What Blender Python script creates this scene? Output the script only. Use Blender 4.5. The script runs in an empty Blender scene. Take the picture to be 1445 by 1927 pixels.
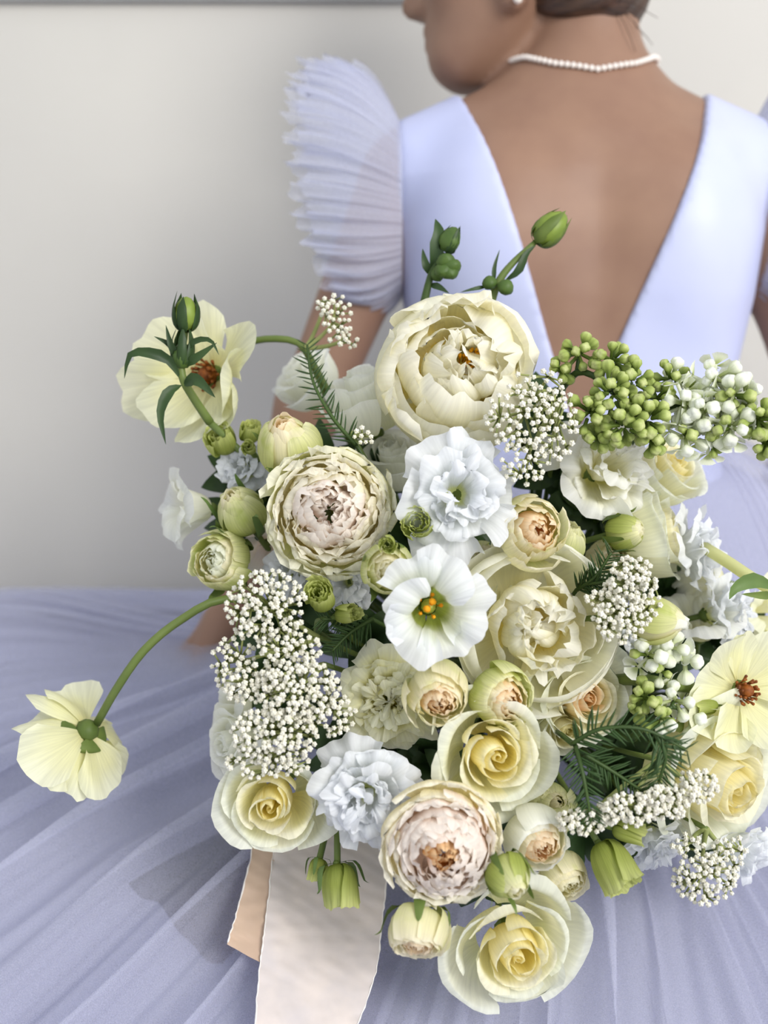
import bpy, math, random
import numpy as np
from mathutils import Vector, Matrix

# ------------------------------------------------------------------ camera
PITCH = math.radians(14.0)
FPX = 2000.0
W_, H_ = 1445.0, 1927.0
CAM = np.array([0.0, 0.0, 0.60])
FWD = np.array([0.0, math.cos(PITCH), -math.sin(PITCH)])
RGT = np.array([1.0, 0.0, 0.0])
UPV = np.array([0.0, math.sin(PITCH), math.cos(PITCH)])
scene = bpy.context.scene
COL = scene.collection
cd = bpy.data.cameras.new('camera')
cam = bpy.data.objects.new('camera', cd)
COL.objects.link(cam)
cam.location = CAM
cam.rotation_euler = (math.pi / 2 - PITCH, 0, 0)
cd.sensor_fit = 'VERTICAL'
cd.sensor_height = 36.0
cd.lens = FPX / H_ * 36.0
cd.clip_start = 0.02
cd.dof.use_dof = True
cd.dof.focus_distance = 0.69
cd.dof.aperture_fstop = 3.6
scene.camera = cam

# ------------------------------------------------------------------ world, lights, exposure
wd = bpy.data.worlds.new('room_light')
scene.world = wd
wd.use_nodes = True
bg = wd.node_tree.nodes['Background']
bg.inputs[0].default_value = (0.90, 0.935, 1.0, 1)
bg.inputs[1].default_value = 0.94


def area_light(name, loc, target, size, size_y, power, color):
    ld = bpy.data.lights.new(name, 'AREA')
    ld.shape = 'RECTANGLE'
    ld.size = size
    ld.size_y = size_y
    ld.energy = power
    ld.color = color
    o = bpy.data.objects.new(name, ld)
    COL.objects.link(o)
    o.location = loc
    d = Vector(target) - Vector(loc)
    o.rotation_euler = d.to_track_quat('-Z', 'Y').to_euler()
    return o


area_light('window_light', (1.65, -1.35, 1.8), (0.0, 0.95, 0.45), 1.3, 1.3, 76, (1.0, 0.975, 0.94))
scene.cycles.adaptive_threshold = 0.08
scene.cycles.max_bounces = 8
scene.cycles.diffuse_bounces = 6
scene.cycles.transmission_bounces = 5
scene.cycles.glossy_bounces = 2
scene.cycles.transparent_max_bounces = 12
scene.cycles.caustics_reflective = False
scene.cycles.caustics_refractive = False
scene.view_settings.view_transform = 'Standard'
scene.view_settings.look = 'None'
scene.view_settings.gamma = 1.0
scene.view_settings.use_curve_mapping = False
scene.view_settings.exposure = 0.10

rng = np.random.default_rng(7)
random.seed(7)


def P(px, py, d):
    return CAM + d * (FWD + (px - W_ / 2) / FPX * RGT - (py - H_ / 2) / FPX * UPV)


def PX(p):
    q = np.asarray(p) - CAM
    d = q @ FWD
    return (W_ / 2 + FPX * (q @ RGT) / d, H_ / 2 - FPX * (q @ UPV) / d, d)


# ------------------------------------------------------------------ materials
def lin(c):
    return tuple(((x / 255.0) / 12.92 if x / 255.0 <= 0.04045 else ((x / 255.0 + 0.055) / 1.055) ** 2.4) for x in c) + (1.0,)


def new_mat(name):
    m = bpy.data.materials.new(name)
    m.use_nodes = True
    nt = m.node_tree
    nt.nodes.clear()
    out = nt.nodes.new('ShaderNodeOutputMaterial')
    return m, nt, out


def link(nt, a, b):
    nt.links.new(a, b)


def petal_mat(name, base, mid, tip, transl=0.52, rough=0.5, vein=0.10, pos=(0.0, 0.45, 1.0), blotch=None, bump=0.25):
    """colour runs from the petal's base to its rim along the UV"""
    m, nt, out = new_mat(name)
    N = nt.nodes
    uv = N.new('ShaderNodeUVMap')
    sep = N.new('ShaderNodeSeparateXYZ')
    link(nt, uv.outputs[0], sep.inputs[0])
    ramp = N.new('ShaderNodeValToRGB')
    ramp.color_ramp.interpolation = 'EASE'
    e = ramp.color_ramp.elements
    e[0].position = pos[0]
    e[0].color = lin(base)
    e[1].position = pos[2]
    e[1].color = lin(tip)
    k = e.new(pos[1])
    k.color = lin(mid)
    nz0 = N.new('ShaderNodeTexNoise')
    nz0.inputs['Scale'].default_value = 45.0
    tc = N.new('ShaderNodeTexCoord')
    link(nt, tc.outputs['Object'], nz0.inputs['Vector'])
    ma = N.new('ShaderNodeMath')
    ma.operation = 'MULTIPLY_ADD'
    ma.inputs[1].default_value = 0.35
    link(nt, nz0.outputs[0], ma.inputs[0])
    mb = N.new('ShaderNodeMath')
    mb.operation = 'SUBTRACT'
    link(nt, sep.outputs[1], mb.inputs[0])
    mb.inputs[1].default_value = 0.175
    link(nt, mb.outputs[0], ma.inputs[2])
    link(nt, ma.outputs[0], ramp.inputs[0])
    # veins running along the petal
    mp = N.new('ShaderNodeMapping')
    mp.inputs['Scale'].default_value = (26.0, 1.6, 1.0)
    link(nt, uv.outputs[0], mp.inputs[0])
    nz = N.new('ShaderNodeTexNoise')
    nz.inputs['Scale'].default_value = 1.0
    nz.inputs['Detail'].default_value = 3.0
    link(nt, mp.outputs[0], nz.inputs['Vector'])
    mr = N.new('ShaderNodeMapRange')
    mr.inputs[1].default_value = 0.3
    mr.inputs[2].default_value = 0.7
    mr.inputs[3].default_value = 1.0 - vein
    mr.inputs[4].default_value = 1.0 + vein * 0.5
    link(nt, nz.outputs[0], mr.inputs[0])
    mul = N.new('ShaderNodeVectorMath')
    mul.operation = 'SCALE'
    link(nt, ramp.outputs[0], mul.inputs[0])
    link(nt, mr.outputs[0], mul.inputs['Scale'])
    col = mul.outputs[0]
    if blotch is not None:
        nb = N.new('ShaderNodeTexNoise')
        nb.inputs['Scale'].default_value = 60.0
        nb.inputs['Detail'].default_value = 2.0
        link(nt, tc.outputs['Object'], nb.inputs['Vector'])
        rb = N.new('ShaderNodeMapRange')
        rb.inputs[1].default_value = 0.52
        rb.inputs[2].default_value = 0.68
        rb.inputs[4].default_value = 0.8
        link(nt, nb.outputs[0], rb.inputs[0])
        mx = N.new('ShaderNodeMix')
        mx.data_type = 'RGBA'
        link(nt, rb.outputs[0], mx.inputs[0])
        link(nt, col, mx.inputs[6])
        mx.inputs[7].default_value = lin(blotch)
        col = mx.outputs[2]
    bp = N.new('ShaderNodeBump')
    bp.inputs['Strength'].default_value = bump
    bp.inputs['Distance'].default_value = 0.0006
    link(nt, nz.outputs[0], bp.inputs['Height'])
    pr = N.new('ShaderNodeBsdfPrincipled')
    pr.inputs['Roughness'].default_value = rough
    pr.inputs['Specular IOR Level'].default_value = 0.25
    link(nt, col, pr.inputs['Base Color'])
    link(nt, bp.outputs[0], pr.inputs['Normal'])
    tr = N.new('ShaderNodeBsdfTranslucent')
    link(nt, col, tr.inputs['Color'])
    ms = N.new('ShaderNodeMixShader')
    ms.inputs[0].default_value = transl
    link(nt, pr.outputs[0], ms.inputs[1])
    link(nt, tr.outputs[0], ms.inputs[2])
    link(nt, ms.outputs[0], out.inputs[0])
    return m


def solid_mat(name, c1, c2, scale=40.0, rough=0.55, spec=0.3, transl=0.0, bump=0.0, detail=3.0, stretch=(1, 1, 1), coords='Object'):
    m, nt, out = new_mat(name)
    N = nt.nodes
    tc = N.new('ShaderNodeTexCoord')
    mp = N.new('ShaderNodeMapping')
    mp.inputs['Scale'].default_value = stretch
    link(nt, tc.outputs[coords], mp.inputs[0])
    nz = N.new('ShaderNodeTexNoise')
    nz.inputs['Scale'].default_value = scale
    nz.inputs['Detail'].default_value = detail
    link(nt, mp.outputs[0], nz.inputs['Vector'])
    mr = N.new('ShaderNodeMapRange')
    mr.inputs[1].default_value = 0.32
    mr.inputs[2].default_value = 0.68
    link(nt, nz.outputs[0], mr.inputs[0])
    mx = N.new('ShaderNodeMix')
    mx.data_type = 'RGBA'
    link(nt, mr.outputs[0], mx.inputs[0])
    mx.inputs[6].default_value = lin(c1)
    mx.inputs[7].default_value = lin(c2)
    pr = N.new('ShaderNodeBsdfPrincipled')
    pr.inputs['Roughness'].default_value = rough
    pr.inputs['Specular IOR Level'].default_value = spec
    link(nt, mx.outputs[2], pr.inputs['Base Color'])
    if bump:
        bp = N.new('ShaderNodeBump')
        bp.inputs['Strength'].default_value = bump
        bp.inputs['Distance'].default_value = 0.001
        link(nt, nz.outputs[0], bp.inputs['Height'])
        link(nt, bp.outputs[0], pr.inputs['Normal'])
    sh = pr.outputs[0]
    if transl:
        tr = N.new('ShaderNodeBsdfTranslucent')
        link(nt, mx.outputs[2], tr.inputs['Color'])
        ms = N.new('ShaderNodeMixShader')
        ms.inputs[0].default_value = transl
        link(nt, sh, ms.inputs[1])
        link(nt, tr.outputs[0], ms.inputs[2])
        sh = ms.outputs[0]
    link(nt, sh, out.inputs[0])
    return m


def tulle_mat(name, col, alpha, weave=900.0, transl=0.4):
    m, nt, out = new_mat(name)
    N = nt.nodes
    tc = N.new('ShaderNodeTexCoord')
    nz = N.new('ShaderNodeTexNoise')
    nz.inputs['Scale'].default_value = weave
    nz.inputs['Detail'].default_value = 1.0
    link(nt, tc.outputs['Object'], nz.inputs['Vector'])
    mr = N.new('ShaderNodeMapRange')
    mr.inputs[1].default_value = 0.3
    mr.inputs[2].default_value = 0.7
    mr.inputs[3].default_value = alpha * 0.8
    mr.inputs[4].default_value = alpha * 1.2
    link(nt, nz.outputs[0], mr.inputs[0])
    df = N.new('ShaderNodeBsdfDiffuse')
    df.inputs[0].default_value = lin(col)
    tr = N.new('ShaderNodeBsdfTranslucent')
    tr.inputs[0].default_value = lin(col)
    m1 = N.new('ShaderNodeMixShader')
    m1.inputs[0].default_value = transl
    link(nt, df.outputs[0], m1.inputs[1])
    link(nt, tr.outputs[0], m1.inputs[2])
    tp = N.new('ShaderNodeBsdfTransparent')
    m2 = N.new('ShaderNodeMixShader')
    link(nt, mr.outputs[0], m2.inputs[0])
    link(nt, tp.outputs[0], m2.inputs[1])
    link(nt, m1.outputs[0], m2.inputs[2])
    link(nt, m2.outputs[0], out.inputs[0])
    return m


M = {}
M['wall'] = solid_mat('warm_white_plaster', (208, 205, 197), (203, 200, 193), scale=3.0, rough=0.9, spec=0.1)
M['floor'] = solid_mat('pale_floor', (196, 192, 188), (182, 178, 174), scale=6.0, rough=0.6)
M['darktrim'] = solid_mat('grey_trim', (156, 156, 156), (146, 146, 146), scale=12, rough=0.7)
M['skin'] = solid_mat('tanned_skin', (145, 113, 93), (136, 104, 86), scale=22, rough=0.5, spec=0.35)
M['lip'] = solid_mat('lip_skin', (158, 96, 84), (146, 86, 78), scale=30, rough=0.45)
M['hair'] = solid_mat('dark_brown_hair', (78, 55, 42), (44, 30, 23), scale=60, rough=0.45, spec=0.5, stretch=(1, 1, 8), bump=0.5)
M['pearl'] = solid_mat('pearl', (240, 232, 222), (228, 220, 214), scale=200, rough=0.18, spec=0.6)
M['bodice'] = solid_mat('bluelit_white_satin', (192, 197, 227), (184, 190, 222), scale=9, rough=0.42, spec=0.35, bump=0.6)  # white satin; bluish light put into its base colour
M['underskirt'] = solid_mat('bluelit_white_underskirt', (158, 159, 179), (147, 148, 170), scale=9, rough=0.7, spec=0.15)  # bluish light put into the white, darker so fold gaps show
M['tulle'] = tulle_mat('bluelit_white_tulle', (216, 218, 236), 0.33, weave=1200)  # bluish light tinted into the white tulle's colour
M['tulle_sleeve'] = tulle_mat('sleeve_tulle', (214, 217, 234), 0.42, weave=1500)  # same bluish light tint put into the sleeve colour
M['taupe'] = solid_mat('taupe_backing', (112, 90, 88), (98, 78, 78), scale=60, rough=0.9)

# petals ---- base, middle, rim
M['p_rose'] = petal_mat('cream_rose_petal', (248, 234, 150), (252, 246, 200), (252, 249, 226))
M['p_rose_heart'] = petal_mat('yellow_rose_heart', (248, 226, 124), (252, 240, 168), (252, 246, 206))
M['p_rose_out'] = petal_mat('pale_rose_outer_petal', (236, 237, 184), (248, 247, 218), (248, 250, 236))
M['p_white'] = petal_mat('white_rose_petal', (240, 240, 206), (250, 250, 236), (252, 253, 248), vein=0.06)
M['p_peach'] = petal_mat('peach_heart_petal', (250, 186, 126), (254, 222, 176), (254, 240, 212))
M['p_apricot'] = petal_mat('apricot_stamen_petal', (236, 160, 66), (246, 190, 110), (250, 222, 178))
M['p_blush'] = petal_mat('blush_garden_petal', (254, 228, 206), (254, 240, 228), (254, 248, 240), vein=0.08)
M['p_garden'] = petal_mat('ivory_garden_petal', (254, 236, 176), (254, 247, 214), (254, 250, 234), vein=0.12)
M['p_garden_out'] = petal_mat('ivory_green_outer_petal', (238, 240, 166), (250, 248, 212), (252, 250, 230), vein=0.12)
M['p_peony'] = petal_mat('ivory_peony_petal', (252, 234, 140), (254, 249, 216), (254, 252, 240), vein=0.08)
M['p_peony_out'] = petal_mat('ivory_peony_guard_petal', (250, 244, 190), (252, 250, 226), (254, 253, 241), vein=0.06)
M['p_stamen'] = petal_mat('yellow_stamen', (244, 186, 40), (250, 206, 70), (252, 222, 110))
M['p_lisi'] = petal_mat('white_lisianthus_petal', (228, 232, 160), (243, 245, 243), (246, 248, 251), pos=(0.0, 0.28, 1.0), vein=0.09)
M['p_throat'] = petal_mat('white_petal_green_throat', (176, 190, 92), (238, 241, 226), (246, 248, 251), pos=(0.22, 0.48, 1.0), vein=0.10)
M['p_lisi_cream'] = petal_mat('cream_lisianthus_petal', (240, 236, 160), (252, 250, 226), (253, 253, 248), pos=(0.0, 0.35, 1.0), vein=0.09)
M['p_carn'] = petal_mat('lemon_ruffle_petal', (253, 243, 150), (254, 250, 196), (254, 253, 232))
M['p_spray'] = petal_mat('ivory_green_spray_petal', (208, 214, 130), (244, 240, 200), (250, 244, 220), blotch=(228, 229, 168))
M['p_bud'] = petal_mat('green_cream_bud_petal', (170, 186, 88), (218, 223, 150), (244, 242, 204), blotch=(196, 207, 116), vein=0.16)
M['p_green'] = petal_mat('lime_bud_petal', (142, 158, 66), (180, 191, 98), (212, 218, 142), vein=0.2)
M['p_butter'] = petal_mat('butter_ranunculus_petal', (236, 230, 164), (242, 240, 194), (243, 243, 214), vein=0.12, transl=0.42)
M['brown'] = solid_mat('rust_brown_centre', (150, 84, 24), (92, 46, 16), scale=240, rough=0.6)
M['pistil'] = solid_mat('yellow_green_pistil', (190, 204, 92), (214, 216, 120), scale=60)
M['anther'] = solid_mat('orange_anther', (246, 170, 26), (232, 146, 20), scale=200, rough=0.7)
# greens
M['stem'] = solid_mat('green_stem', (106, 122, 62), (88, 106, 50), scale=30, rough=0.45)
M['stem_dark'] = solid_mat('dark_green_stem', (66, 88, 40), (50, 70, 32), scale=30, rough=0.5)
M['sepal'] = solid_mat('green_sepal', (112, 130, 62), (86, 106, 48), scale=50, rough=0.5, transl=0.2)
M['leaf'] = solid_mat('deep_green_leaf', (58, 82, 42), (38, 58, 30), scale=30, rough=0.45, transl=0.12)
M['leaf_mid'] = solid_mat('mid_green_leaf', (104, 128, 70), (82, 108, 54), scale=30, rough=0.5, transl=0.2)
M['needle'] = solid_mat('dark_needle_leaf', (64, 90, 46), (44, 68, 34), scale=50, rough=0.5, transl=0.1)
M['ricestem'] = solid_mat('olive_branchlet', (158, 164, 102), (128, 138, 80), scale=60, rough=0.6)
M['ricebud'] = solid_mat('rice_flower_bud', (254, 252, 244), (232, 228, 204), scale=420, rough=0.6, transl=0.15)
M['lilacbud'] = petal_mat('green_lilac_bud', (104, 126, 52), (164, 180, 96), (208, 215, 150), transl=0.2, pos=(0.2, 0.6, 1.0))  # tube end painted darker, occlusion shade put into the ramp
M['lilacwhite'] = petal_mat('white_lilac_bud', (196, 208, 140), (236, 240, 216), (250, 252, 248), transl=0.3, pos=(0.1, 0.5, 1.0))
M['greenbud'] = solid_mat('fresh_green_bud', (136, 156, 66), (100, 122, 48), scale=50, rough=0.4, transl=0.15, stretch=(1, 1, 0.3))
M['darkbud'] = solid_mat('dark_green_bud', (80, 104, 46), (56, 80, 34), scale=60, rough=0.5)


# ------------------------------------------------------------------ mesh helpers
def tag(o, label=None, cat=None, group=None, kind=None):
    if label:
        o['label'] = label
    if cat:
        o['category'] = cat
    if group:
        o['group'] = group
    if kind:
        o['kind'] = kind
    return o


def empty(name, mat=None):
    o = bpy.data.objects.new(name, None)
    o.empty_display_size = 0.01
    COL.objects.link(o)
    if mat is not None:
        o.matrix_world = mat
    return o


def put(name, me, parent=None, mat4=None):
    o = bpy.data.objects.new(name, me)
    COL.objects.link(o)
    if parent is not None:
        o.parent = parent
    if mat4 is not None:
        o.matrix_local = mat4
    return o


_gc = {}


def grid_topo(n, m):
    if (n, m) not in _gc:
        f = [(i * m + j, i * m + j + 1, (i + 1) * m + j + 1, (i + 1) * m + j) for i in range(n - 1) for j in range(m - 1)]
        uu, vv = np.meshgrid(np.linspace(0, 1, n), np.linspace(0, 1, m), indexing='ij')
        uv = np.stack([vv.ravel(), uu.ravel()], 1)
        uvl = uv[np.array(f).ravel()].astype(np.float32).ravel()
        _gc[(n, m)] = (f, uvl)
    return _gc[(n, m)]


def grid_mesh(name, pts, mat):
    n, m = pts.shape[:2]
    f, uvl = grid_topo(n, m)
    me = bpy.data.meshes.new(name)
    me.from_pydata(pts.reshape(-1, 3).tolist(), [], f)
    me.uv_layers.new(name='UVMap').data.foreach_set('uv', uvl)
    me.shade_smooth()
    me.materials.append(mat)
    return me


def raw_mesh(name, v, f, mat, smooth=True):
    me = bpy.data.meshes.new(name)
    me.from_pydata(v if isinstance(v, list) else np.asarray(v).tolist(), [], f if isinstance(f, list) else np.asarray(f).tolist())
    if smooth:
        me.shade_smooth()
    me.materials.append(mat)
    return me


def bez(ctrl, n):
    c = np.asarray(ctrl, float)
    k = len(c) - 1
    t = np.linspace(0, 1, n)[:, None]
    out = np.zeros((n, c.shape[1]))
    for i in range(k + 1):
        out += math.comb(k, i) * t ** i * (1 - t) ** (k - i) * c[i]
    return out


def crom(pts, n):
    """smooth curve through the points"""
    p = np.asarray(pts, float)
    p = np.vstack([2 * p[0] - p[1], p, 2 * p[-1] - p[-2]])
    out = []
    ts = np.linspace(0, len(p) - 3 - 1e-9, n)
    for t in ts:
        i = int(t)
        s = t - i
        a, b, c, d = p[i:i + 4]
        out.append(0.5 * ((2 * b) + (c - a) * s + (2 * a - 5 * b + 4 * c - d) * s * s + (-a + 3 * b - 3 * c + d) * s ** 3))
    return np.array(out)


def tube_vf(path, rad, sides=8, cap=True, off=0):
    path = np.asarray(path, float)
    n = len(path)
    rad = np.broadcast_to(np.asarray(rad, float), (n,))
    tan = np.gradient(path, axis=0)
    tan /= np.linalg.norm(tan, axis=1)[:, None] + 1e-12
    ref = np.array([0.31, 0.52, 0.79])
    a = np.cross(tan, ref)
    a /= np.linalg.norm(a, axis=1)[:, None] + 1e-12
    b = np.cross(tan, a)
    ang = np.linspace(0, 2 * math.pi, sides, endpoint=False)
    v = path[:, None, :] + rad[:, None, None] * (a[:, None, :] * np.cos(ang)[None, :, None] + b[:, None, :] * np.sin(ang)[None, :, None])
    v = v.reshape(-1, 3)
    f = []
    for i in range(n - 1):
        for j in range(sides):
            k = (j + 1) % sides
            f.append((off + i * sides + j, off + i * sides + k, off + (i + 1) * sides + k, off + (i + 1) * sides + j))
    if cap:
        f.append(tuple(off + j for j in range(sides))[::-1])
        f.append(tuple(off + (n - 1) * sides + j for j in range(sides)))
    return v, f


def tube_mesh(name, path, rad, mat, sides=8):
    v, f = tube_vf(path, rad, sides)
    return raw_mesh(name, v, f, mat)


def multi_tube(name, paths, rads, mat, sides=5):
    V, Fc, off = [], [], 0
    for p, r in zip(paths, rads):
        v, f = tube_vf(p, r, sides, True, off)
        V.append(v)
        Fc += f
        off += len(v)
    return raw_mesh(name, np.vstack(V), Fc, mat)


def lathe_pts(prof, sides=12, lobes=0, lobe_amp=0.0):
    prof = np.asarray(prof, float)
    ang = np.linspace(0, 2 * math.pi, sides + 1)
    k = 1 + lobe_amp * np.abs(np.cos(ang * lobes / 2)) - lobe_amp * 0.5 if lobes else np.ones_like(ang)
    x = prof[:, 0][:, None] * k[None] * np.cos(ang)[None]
    y = prof[:, 0][:, None] * k[None] * np.sin(ang)[None]
    z = np.repeat(prof[:, 1][:, None], sides + 1, 1)
    return np.stack([x, y, z], 2)


def basis(axis, roll=0.0):
    """rotation whose +Z is the axis"""
    z = np.asarray(axis, float)
    z = z / np.linalg.norm(z)
    ref = UPV if abs(z @ UPV) < 0.95 else RGT
    x = np.cross(ref, z)
    x /= np.linalg.norm(x)
    y = np.cross(z, x)
    c, s = math.cos(roll), math.sin(roll)
    x2, y2 = x * c + y * s, -x * s + y * c
    return np.stack([x2, y2, z], 1)


def mat4(R, t):
    m = Matrix.Identity(4)
    for i in range(3):
        for j in range(3):
            m[i][j] = R[i, j]
        m[i][3] = t[i]
    return m


def leaf_pts(path, width, nrm, n=9, m=5, fold=0.25, peak=0.4, blunt=1.0):
    path = crom(path, n) if len(path) != n else np.asarray(path)
    t = np.linspace(0, 1, n)
    w = width * (np.clip(t / peak, 0, 1) ** 0.7 * (t < peak) + (t >= peak) * np.clip((1 - t) / (1 - peak), 0, 1) ** (0.8 * blunt)) + width * 0.03
    tan = np.gradient(path, axis=0)
    tan /= np.linalg.norm(tan, axis=1)[:, None]
    side = np.cross(tan, np.asarray(nrm, float))
    side /= np.linalg.norm(side, axis=1)[:, None] + 1e-9
    nn = np.cross(side, tan)
    v = np.linspace(-1, 1, m)
    return path[:, None, :] + side[:, None, :] * (w[:, None] * v[None])[:, :, None] + nn[:, None, :] * (np.abs(v)[None] * w[:, None] * fold)[:, :, None]

# ------------------------------------------------------------------ the room
def box_mesh(name, lo, hi, mat):
    x0, y0, z0 = lo
    x1, y1, z1 = hi
    v = [(x0, y0, z0), (x1, y0, z0), (x1, y1, z0), (x0, y1, z0), (x0, y0, z1), (x1, y0, z1), (x1, y1, z1), (x0, y1, z1)]
    f = [(3, 2, 1, 0), (4, 5, 6, 7), (0, 1, 5, 4), (1, 2, 6, 5), (2, 3, 7, 6), (3, 0, 4, 7)]
    return raw_mesh(name, v, f, mat, False)


WALLY = 1.44
tag(put('wall_back', box_mesh('wall_back', (-3.0, WALLY, -0.02), (3.0, WALLY + 0.1, 2.8), M['wall'])), 'plain warm white plaster wall behind the woman', kind='structure')
tag(put('floor', box_mesh('floor', (-3.0, -1.5, -0.06), (3.0, WALLY, 0.0), M['floor'])), 'pale floor under the skirt', kind='structure')
_zt = P(200, 1, 1.0)
_k = (WALLY - 0.012 - CAM[1]) / (_zt[1] - CAM[1])
_zt = CAM[2] + (_zt[2] - CAM[2]) * _k
tag(put('trim_1', box_mesh('trim_1', (-3.0, WALLY - 0.012, _zt), (0.05, WALLY, _zt + 0.05), M['darktrim'])), 'dark picture rail along the top of the wall', kind='structure')


# ------------------------------------------------------------------ signed distance modelling
def surface_nets(fn, lo, hi, h):
    lo = np.asarray(lo, float)
    n = np.ceil((np.asarray(hi, float) - lo) / h).astype(int) + 1
    ax = [(lo[i] + h * np.arange(n[i])).astype(np.float32) for i in range(3)]
    X, Y, Z = np.meshgrid(*ax, indexing='ij')
    F = fn(X, Y, Z).astype(np.float32)
    S = F < 0
    c = [(i, j, k) for i in (0, 1) for j in (0, 1) for k in (0, 1)]

    def sl(A, o):
        return A[o[0]:n[0] - 1 + o[0], o[1]:n[1] - 1 + o[1], o[2]:n[2] - 1 + o[2]]
    cnt = sum(sl(S, o).astype(np.int8) for o in c)
    act = (cnt > 0) & (cnt < 8)
    idx = np.argwhere(act)
    vals = {o: F[idx[:, 0] + o[0], idx[:, 1] + o[1], idx[:, 2] + o[2]] for o in c}
    pos = np.zeros((len(idx), 3))
    num = np.zeros(len(idx))
    for a in c:
        for ax_ in range(3):
            if a[ax_] == 0:
                b = list(a)
                b[ax_] = 1
                b = tuple(b)
                m = (vals[a] < 0) != (vals[b] < 0)
                t = np.where(m, vals[a] / np.where(np.abs(vals[a] - vals[b]) < 1e-12, 1, vals[a] - vals[b]), 0)
                p = np.repeat(np.array(a, float)[None], len(idx), 0)
                p[:, ax_] = t
                pos += p * m[:, None]
                num += m
    V = lo + h * (idx + pos / num[:, None])
    im = -np.ones(act.shape, int)
    im[idx[:, 0], idx[:, 1], idx[:, 2]] = np.arange(len(idx))
    faces = []
    for d in range(3):
        e1, e2 = (d + 1) % 3, (d + 2) % 3
        a = [slice(None)] * 3
        b = [slice(None)] * 3
        a[d] = slice(0, -1)
        b[d] = slice(1, None)
        ch = S[tuple(a)] != S[tuple(b)]
        q = np.argwhere(ch)
        ok = (q[:, e1] > 0) & (q[:, e2] > 0) & (q[:, e1] < n[e1] - 1) & (q[:, e2] < n[e2] - 1)
        q = q[ok]
        inside = S[q[:, 0], q[:, 1], q[:, 2]]
        o1 = np.zeros(3, int)
        o1[e1] = 1
        o2 = np.zeros(3, int)
        o2[e2] = 1
        g = lambda r: im[r[:, 0], r[:, 1], r[:, 2]]
        quad = np.stack([g(q - o1 - o2), g(q - o2), g(q), g(q - o1)], 1)
        quad[~inside] = quad[~inside][:, ::-1]
        faces.append(quad)
    return V, np.vstack(faces)


def smin(a, b, k):
    h = np.clip(0.5 + 0.5 * (b - a) / k, 0, 1)
    return b + (a - b) * h - k * h * (1 - h)


def smax(a, b, k):
    return -smin(-a, -b, k)


def cap(X, Y, Z, a, b, ra, rb):
    a = np.asarray(a, np.float32)
    b = np.asarray(b, np.float32)
    d = b - a
    t = np.clip(((X - a[0]) * d[0] + (Y - a[1]) * d[1] + (Z - a[2]) * d[2]) / float(d @ d), 0, 1)
    return np.sqrt((X - a[0] - t * d[0]) ** 2 + (Y - a[1] - t * d[1]) ** 2 + (Z - a[2] - t * d[2]) ** 2) - (ra + (rb - ra) * t)


def ell(X, Y, Z, c, r):
    k = np.sqrt(((X - c[0]) / r[0]) ** 2 + ((Y - c[1]) / r[1]) ** 2 + ((Z - c[2]) / r[2]) ** 2)
    return (k - 1) * min(r)


# woman's own frame: origin at the waist, X right in the picture, Y away, Z up along the spine
ORG = P(1075, 868, 1.06)
NECK = P(1086, 150, 1.015)
zax = (NECK - ORG) / np.linalg.norm(NECK - ORG)
xax = np.cross(np.array([0, 1.0, 0]), zax)
xax /= np.linalg.norm(xax)
yax = np.cross(zax, xax)
WR = np.stack([xax, yax, zax], 1)
SC = np.linalg.norm(NECK - ORG) / 0.372      # my table puts the nape at Z = .372
WM = mat4(WR * SC, ORG)

_T = np.array([  # Z, half width, half depth, y of the back surface
    (-0.22, 0.165, 0.120, -0.105), (-0.12, 0.168, 0.120, -0.110), (-0.05, 0.148, 0.105, -0.095), (0.0, 0.140, 0.098, -0.090),
    (0.08, 0.148, 0.103, -0.100), (0.16, 0.162, 0.108, -0.112), (0.22, 0.168, 0.105, -0.115), (0.27, 0.160, 0.092, -0.108),
    (0.305, 0.135, 0.078, -0.096), (0.335, 0.100, 0.068, -0.080), (0.36, 0.070, 0.058, -0.064), (0.40, 0.050, 0.050, -0.046)])


def torso(X, Y, Z):
    a = np.interp(Z, _T[:, 0], _T[:, 1])
    b = np.interp(Z, _T[:, 0], _T[:, 2])
    c = np.interp(Z, _T[:, 0], _T[:, 3]) + b
    k = (np.abs(X / a) ** 2.4 + np.abs((Y - c) / b) ** 2.4) ** (1 / 2.4)
    d = (k - 1) * np.minimum(a, b)
    d = smax(d, Z - 0.385, 0.03)
    d = smax(d, -0.20 - Z, 0.03)
    for s in (-1, 1):
        d = smin(d, cap(X, Y, Z, (0.06 * s, -0.008, 0.335), (0.158 * s, -0.012, 0.288), 0.034, 0.040), 0.04)
        d = smin(d, ell(X, Y, Z, (0.085 * s, -0.072, 0.215), (0.050, 0.046, 0.075)), 0.03)
    d = smax(d, -cap(X, Y, Z, (0.004, -0.132, -0.02), (0.004, -0.128, 0.30), 0.012, 0.012), 0.03)
    return d


SH = {-1: ((-0.172, -0.01, 0.272), (-0.262, -0.02, 0.062), (-0.345, -0.03, -0.150)), 1: ((0.172, -0.01, 0.272), (0.245, -0.01, 0.060), (0.26, 0.16, -0.08))}


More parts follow.
